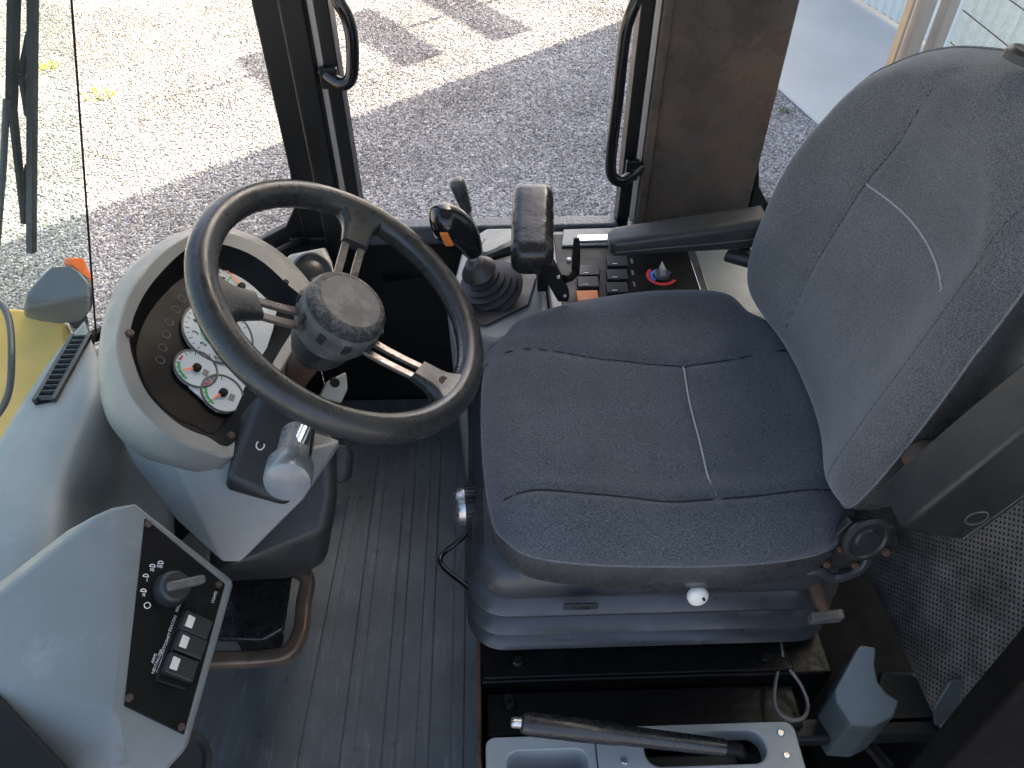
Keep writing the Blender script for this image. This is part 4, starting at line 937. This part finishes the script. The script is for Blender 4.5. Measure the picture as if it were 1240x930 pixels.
kp = [P(575, 308, y=1.03), P(570, 298, y=1.03), P(562, 286, y=1.025), P(552, 276, y=1.02), P(542, 270, y=1.015), P(532, 267, y=1.01), P(522, 268, y=1.005)]
MB().tube(smooth_path(kp, 5), [(.013+.0165*math.sin(min(1, k/20)*1.57))*math.sqrt(max(.02, 1-max(0, (k-22)/8.2)**2)) for k in range(31)], 20).build('grip', G['blackgloss'], joy, smooth=80)
MB().hull([P(537, 287, y=.982)+d for d in (np.array([-.006, 0, .006]), np.array([.007, 0, .007]), np.array([-.005, .02, .006]), np.array([.007, .02, .006]))]+[P(545, 296, y=.988)+d for d in (np.array([-.008, 0, -.004]), np.array([.006, 0, -.004]), np.array([.006, .02, -.004]), np.array([-.006, .02, -.004]))]).build('thumb_switch', G['orange'], joy, bevel=.002)
# small lever behind
lv = thing('slim_lever', 'slim grey lever with a tapered grip behind the joystick', 'lever', P(578, 292, y=1.18))
l0, l1, l2 = P(578, 293, y=1.18), P(566, 256, y=1.18), P(552, 217, y=1.18)
MB().lathe([(.020, -.012), (.017, -.004), (.010, .004)], l0, nrm(l1-l0), 6).build('lever_nut', G['steel'], lv, smooth=20)
MB().tube([l0, l1], .0058, 10).build('lever_shaft', G['steel'], lv)
MB().tube([l1, l1+(l2-l1)*.1, l1+(l2-l1)*.5, l1+(l2-l1)*.85, l1+(l2-l1)*.97, l2], [.0085, .0095, .0125, .0140, .0115, .005], 16).build('lever_grip', G['vinyl'], lv, smooth=60)
MB().hull([P(u, v, z=ZC) for u, v in ((566, 300), (620, 275), (640, 280), (640, 296), (585, 318), (566, 314))]+[P(u, v, z=ZC+.022) for u, v in ((575, 300), (620, 282), (632, 286), (588, 308))]).build('lever_pedestal', G['grey'], lv, bevel=.006)
tag(MB().tube(smooth_path([P(574, 322, z=.51), P(590, 312, z=.53), P(615, 302, z=.535), P(632, 296, z=.53)]), [.010]*10+[.012]*9, 8).build('lever_gaiter', G['rubber'], off=P(600, 310, z=.5)), 'folded black rubber gaiter between joystick and padded rest', 'gaiter')
# padded wrist rest on its bracket
wp = thing('wrist_rest', 'padded black vinyl wrist rest on a black bracket', 'wrist rest', P(665, 340, z=.5))
a0, a1 = np.array([.064, 1.012, .590]), np.array([.072, 1.150, .628]); wd_ = nrm(a1-a0); wx = nrm(np.cross(wd_, (0, 0, 1))); wz = np.cross(wx, wd_)
m_ = MB(); K = [-.06, .0, .06, .14, .3, .42, .5, .58, .66, .8, .92, 1.0, 1.05]
sc_ = [(.78, .70), (.96, .93), (1.02, 1), (1.02, 1.02), (1.0, 1.0), (1.03, 1.03), (.99, .99), (1.03, 1.03), (.99, 1.0), (1.02, 1.02), (1, 1), (.92, .9), (.70, .6)]
sweep_rr(m_, [a0+(a1-a0)*k for k in K], .034, .030, .017, wx, wz, 6, sc_); m_.build('pad', G['padv'], wp, smooth=70)
MB().plate([P(u, v, y=1.0) for u, v in ((663, 318), (672, 322), (690, 358), (688, 366), (676, 366), (655, 330))], (0, 1, 0), .02).build('bracket', G['black'], wp, bevel=.002)
MB().box((.085, 1.06, .555), (.018, .05, .09)).build('bracket_post', G['black'], wp, bevel=.002)
for u, v in ((684, 358), (676, 335)): bolt(wp, P(u, v, y=.999), (0, -1, .2), .003, .003, G['steel'], 'screw', False)
# crank handle
ck = thing('crank_handle', 'small black crank handle beside the padded wrist rest', 'crank', P(684, 338, z=.53))
MB().tube([P(683, 338, y=1.01), P(690, 336, y=1.02), P(696, 330, y=1.03)], .0075, 10).build('crank_boss', G['matt'], ck)
MB().plate([P(u, v, y=1.03) for u, v in ((692, 333), (693, 312), (695, 290), (702, 290), (703, 312), (702, 333))], (0, 1, 0), .007).build('crank_arm', G['matt'], ck, bevel=.002)
# switch panel on the console
ZS = .4885
cp = B(.118, .362, 1.015, YD-.045, ZS-.001, ZS+.003).build('switch_plate', G['panel'], con, bevel=.001)
hq = lambda u, v, h=.004: P(u, v, z=ZS+h)
MB().plate([hq(*q, .003) for q in ((680, 300), (682, 280), (780, 277), (780, 297))], (0, 0, 1), .005).build('ashtray_frame', G['grey'], con, bevel=.002)
MB().plate([hq(*q, .0085) for q in ((697, 294), (699, 286), (770, 284), (770, 292))], (0, 0, 1), .004).build('ashtray_handle', G['steel'], con, bevel=.002)
for i, (u, v, m_) in enumerate(((713, 333, 'dkplastic'), (712, 347, 'dkplastic'), (711, 364, 'orange'), (747, 322, 'dkplastic'), (747, 338, 'dkplastic'), (747, 354, 'dkplastic'))):
    q = hq(u, v); rs_ = MB().hull([q+np.array([a*.0185, b*.0125, h]) for a in (-1, 1) for b, h in ((-1, -.003), (-1, .010), (-.1, .006), (1, .013), (1, -.003))]).build('rocker_switch', G[m_], con, bevel=.0015)
    MB().box(q+np.array([-.006, -.005, .0092]), (.009, .007, .002), ((1, 0, 0), (0, 1, -.3), (0, .3, 1))).build('switch_lens', G['white'], rs_)
bolt(con, hq(689, 315), (0, 0, 1), .0045, .004, G['white'], 'indicator', False)
for k, (u, v) in enumerate(((757+8, 316), (766, 330), (768, 344))):
    MB().box(hq(u, v, .0034), (.004, .014, .0004)).build('printed_mark', G['dim'], cp)
dc = hq(801, 334, .0036)
def flat_arc(o, r, w_, a0, a1, mat, nm, parent, n=24):
    mb = MB(); I, O = [], []
    for k in range(n+1):
        a = math.radians(a0+(a1-a0)*k/n); d = np.array([math.cos(a), math.sin(a), 0]); I.append(o+d*(r-w_/2)); O.append(o+d*(r+w_/2))
    mb.v = [tuple(q) for q in I+O]; mb.f = [(k, k+1, n+2+k, n+1+k) for k in range(n)]; return mb.build(nm, mat, parent, smooth=0, fix=False)
flat_arc(dc, .0245, .006, 130, 330, G['gred'], 'heat_band', cp); flat_arc(dc, .018, .005, 20, 225, G['gblue'], 'cool_band', cp)
dl = MB().lathe([(.014, 0), (.014, .006), (.011, .010)], dc, (0, 0, 1), 28).build('heater_dial', G['hub'], con, smooth=35)
MB().hull([dc+np.array(q) for q in ((-.004, -.012, .008), (.004, -.012, .008), (-.0035, .014, .008), (.0035, .014, .008), (-.003, -.010, .022), (.003, -.010, .022), (0, .013, .024))]).build('dial_pointer', G['post'], dl, bevel=.001)

# ------------------------------------------------------------------ left side: handbrake console, cable, mouldings
hbc = thing('handbrake_console', 'pale grey handbrake console with a rounded slot beside the seat pedestal', 'console', (.18, .37, 0))
ZH = .25
hp = lambda u, v, z=ZH: P(u, v, z=z)
# top frame as strips round the tray and the slot
def frame_plate(outer_, inner_, z0, z1, nm, mat, par):
    # outer and inner rings with equal counts
    n = len(outer_); up_ = lambda r, z: [np.array([q[0], q[1], z]) for q in r]
    return MB().loft([up_(inner_, z0), up_(outer_, z0), up_(outer_, z1), up_(inner_, z1), up_(inner_, z0)], False, False).build(nm, mat, par, smooth=35, bevel=.003)
def slot_ring(cx, cy, hx, hy, r, n=6): return [(cx+a, cy+b) for a, b in rrect(hx, hy, r, n)]
s_c = (hp(790, 905)+hp(930, 905))/2
x0, x1 = hp(722, 900)[0], hp(968, 900)[0]; y0, y1 = .300, hp(900, 875)[1]
frame_plate(slot_ring((x0+x1)/2, (y0+y1)/2, (x1-x0)/2, (y1-y0)/2, .012), slot_ring((hp(780, 905)[0]+hp(928, 905)[0])/2, hp(850, 904)[1]-.002, (hp(928, 905)[0]-hp(780, 905)[0])/2, .021, .020), .215, ZH, 'slot_frame', G['grey_lt'], hbc)
tx0, tx1 = hp(588, 900)[0], x0-.001
frame_plate(slot_ring((tx0+tx1)/2, .345, (tx1-tx0)/2, .058, .012), slot_ring((tx0+tx1)/2+.008, .338, (tx1-tx0)/2-.020, .046, .016), .16, ZH-.004, 'tray_frame', G['grey_lt'], hbc)
B(tx0+.012, tx1-.004, .29, .395, .15, .165).build('tray_floor', G['grey'], hbc, bevel=.004)
B(tx0+.01, x1-.01, .29, .40, -.005, .149).build('console_foot', G['dkplastic'], hbc, bevel=.004)
B(x0+.01, x1-.01, .30, .39, .17, .20).build('slot_boot', G['rubber'], hbc, bevel=.006)
for u, v in ((945, 888), (952, 915), (756, 922)): bolt(hbc, hp(u, v, ZH), (0, 0, 1), .0045, .003, G['steel'], 'rivet', False)
MB().lathe([(.012, 0), (.012, .004), (.008, .007)], hp(668, 925, .166), (0, 0, 1), 14).build('tray_bolt', G['rust'], hbc)
hl = thing('handbrake_lever', 'dark tubular handbrake lever with a push button end', 'lever', hp(890, 908, .24))
b0, b1 = P(634, 876, z=.325), P(876, 905, z=.262); bd = nrm(b1-b0)
L_ = np.linalg.norm(b1-b0)
MB().tube([b0-bd*.004, b0, b0+bd*.012, b0+bd*L_*.25, b0+bd*L_*.45, b0+bd*L_*.48, b0+bd*L_*.75, b1], [.008, .0125, .0145, .0145, .0140, .0125, .0118, .0112], 20).build('lever_tube', G['levblk'], hl, smooth=50)
MB().tube([b0-bd*.016, b0-bd*.014, b0-bd*.003], [.005, .0068, .0068], 14).build('push_button', G['steel'], hl)
MB().tube([b1-bd*.004, b1+bd*.02, b1+bd*.045+np.array([0, 0, -.05])], .009, 10).build('lever_root', G['matt'], hl)
cl = thing('release_cable', 'steel release cable ending in a hanging loop below the seat', 'cable', P(945, 775, z=.19))
MB().tube([P(945, 772, z=.20), P(947, 797, z=.20)], .0048, 10).build('ferrule', G['steel'], cl)
MB().tube(smooth_path([P(947, 797, z=.20), P(940, 822, z=.195), P(938, 850, z=.19), P(946, 866, z=.19), P(960, 872, z=.19), P(974, 868, z=.19), P(978, 852, z=.19), P(970, 830, z=.195), P(957, 812, z=.2), P(948, 798, z=.2)], 6), .0027, 8).build('loop', G['cable'], cl)
# belt stalk moulding behind the handbrake
bm_ = thing('seat_side_moulding', 'blue grey plastic moulding with a curved scoop behind the handbrake', 'moulding', P(1050, 850, z=.1))
sc0 = [P(u, v, z=z) for u, v, z in ((1040, 781, .30), (1062, 783, .30), (1060, 805, .285), (1064, 825, .27), (1074, 838, .26), (1090, 848, .25), (1083, 868, .235), (1060, 880, .225), (1030, 878, .22), (1012, 850, .225), (1010, 836, .235))]
m0 = MB(); topr = sc0; botr = [q+np.array([0, .0, -.12]) for q in sc0]; m0.loft([botr, topr]); m0.build('scoop', G['teal'], bm_, smooth=35, bevel=.004)
B(.36, .90, .42, .455, .12, .150).build('ledge', G['darkmould'], bm_, bevel=.008)
MB().hull([P(1065, 812, z=.15), P(1110, 815, z=.15), P(1150, 860, z=.15), P(1130, 880, z=.15), P(1050, 882, z=.15), P(1065, 812, z=.05), P(1110, 815, z=.05), P(1150, 860, z=.05), P(1050, 882, z=.05)]).build('tray', G['darkmould'], bm_, bevel=.008)
MB().hull([P(1128, 858, z=.20), P(1150, 822, z=.24), P(1178, 822, z=.24), P(1170, 860, z=.20), P(1130, 880, z=.15), P(1150, 822, z=.1), P(1178, 822, z=.1), P(1160, 890, z=.1)]).build('corner_rise', G['teal'], bm_, bevel=.006)
MB().tube([P(1050, 900, z=.12), P(1075, 930, z=.10)], .010, 8).build('latch', G['matt'], bm_)

# ------------------------------------------------------------------ pedals
bp_ = thing('brake_pedal', 'wide black brake pedal with a worn metal frame', 'pedal', P(310, 760, z=.02))
fr_pts = smooth_path([P(250, 800, z=.14), P(320, 797, z=.14), P(350, 790, z=.14), P(364, 765, z=.14), P(368, 730, z=.14), P(372, 700, z=.15), P(352, 688, z=.15)], 6)
m_ = MB()
sweep = []
for i, q in enumerate(fr_pts):
    a = fr_pts[max(0, i-1)]; b = fr_pts[min(len(fr_pts)-1, i+1)]; t_ = nrm(b-a); s_ = nrm(np.cross(t_, (0, 0, 1)))
    sweep.append([q+s_*x+np.array([0, 0, 1])*z for x, z in rrect(.012, .012, .006, 3)])
m_.loft(sweep); m_.build('pedal_frame', G['pframe'], bp_, smooth=40)
pp_ = [P(u, v, z=.152) for u, v in ((246, 777), (320, 779), (345, 765), (352, 720), (356, 688), (330, 684), (270, 695), (240, 720))]
MB().plate(pp_, (0, 0, 1), .012).build('pedal_pad', G['pedal'], bp_, bevel=.004, bseg=3)
MB().hull([P(300, 740, z=.14)+np.array([a, b, c]) for a in (-.03, .03) for b in (-.02, .02) for c in (0, -.13)]).build('pedal_arm', G['matt'], bp_)
ac = thing('throttle_pedal', 'small dark throttle pedal standing on the mat beside the column', 'pedal', P(412, 580, z=.0))
MB().hull([P(402, 536, z=.16), P(420, 540, z=.15), P(428, 550, z=.13), P(426, 578, z=.09), P(412, 586, z=.09), P(399, 578, z=.10), P(402, 536, z=.13), P(428, 550, z=.10), P(426, 578, z=.06), P(399, 578, z=.06)]).build('pedal_pad', G['dkplastic'], ac, bevel=.004)
MB().tube([P(412, 560, z=.10), P(405, 555, z=.0)], .008, 8).build('pedal_arm', G['rust'], ac)

# dark gear in the far front corner, under the doorway
gb = thing('footwell_box', 'black box with a thin bright edge in the dark far footwell', 'box', P(470, 340, z=.2))
MB().hull([P(440, 318, z=.36), P(495, 308, z=.36), P(545, 330, z=.36), P(470, 345, z=.36), P(440, 318, z=.0), P(495, 308, z=.0), P(545, 330, z=.0), P(470, 345, z=.0)]).build('box_body', G['black'], gb, bevel=.006)
MB().tube([P(442, 321, z=.363), P(489, 331, z=.363)], .0018, 6).build('box_edge', G['steel'], gb)

# ------------------------------------------------------------------ wiper outside the windscreen
wx0 = lambda u, v, dx=0.: PL(u, v, wb-np.array([.03+dx, 0, 0]), nrm(np.cross(wt-wb, wl-wb)))
wp_ = thing('windscreen_wiper', 'long dark windscreen wiper hanging outside the glass', 'wiper', wx0(35, 300))
def strip(a, b, w0, w1, th, nm, mat, par):
    d = nrm(b-a); s_ = nrm(np.cross(d, wdir)); n__ = np.cross(s_, d)
    return MB().loft([[q+s_*x*w_+n__*y for x, y in ((-.5, -th), (.5, -th), (.5, th), (-.5, th))] for q, w_ in ((a, w0), (b, w1))]).build(nm, mat, par, bevel=.001)
wdir = nrm(np.cross(wt-wb, wl-wb))
strip(wx0(40, -40), wx0(38, 306), .016, .014, .004, 'blade', G['rubber'], wp_)
strip(wx0(18, -40, .01), wx0(14, 130, .01), .020, .016, .004, 'arm', G['matt'], wp_)
strip(wx0(14, 120, .012), wx0(30, 270, .012), .014, .010, .003, 'arm', G['matt'], wp_)
strip(wx0(36, 40, .008), wx0(26, 90, .008), .010, .010, .003, 'yoke', G['matt'], wp_); strip(wx0(26, 90, .008), wx0(34, 140, .008), .010, .008, .003, 'yoke', G['matt'], wp_)
strip(wx0(34, 200, .008), wx0(28, 250, .008), .008, .008, .003, 'yoke', G['matt'], wp_)
MB().tube([wx0(8, 120, .01), wx0(4, 200, .01), wx0(-4, 300, .012)], .004, 8).build('washer_hose', G['rubber'], wp_)
MB().tube([wx0(42, -40, .002), wx0(40, 300, .002)], .0012, 6).build('blade_rail', G['steel'], wp_)
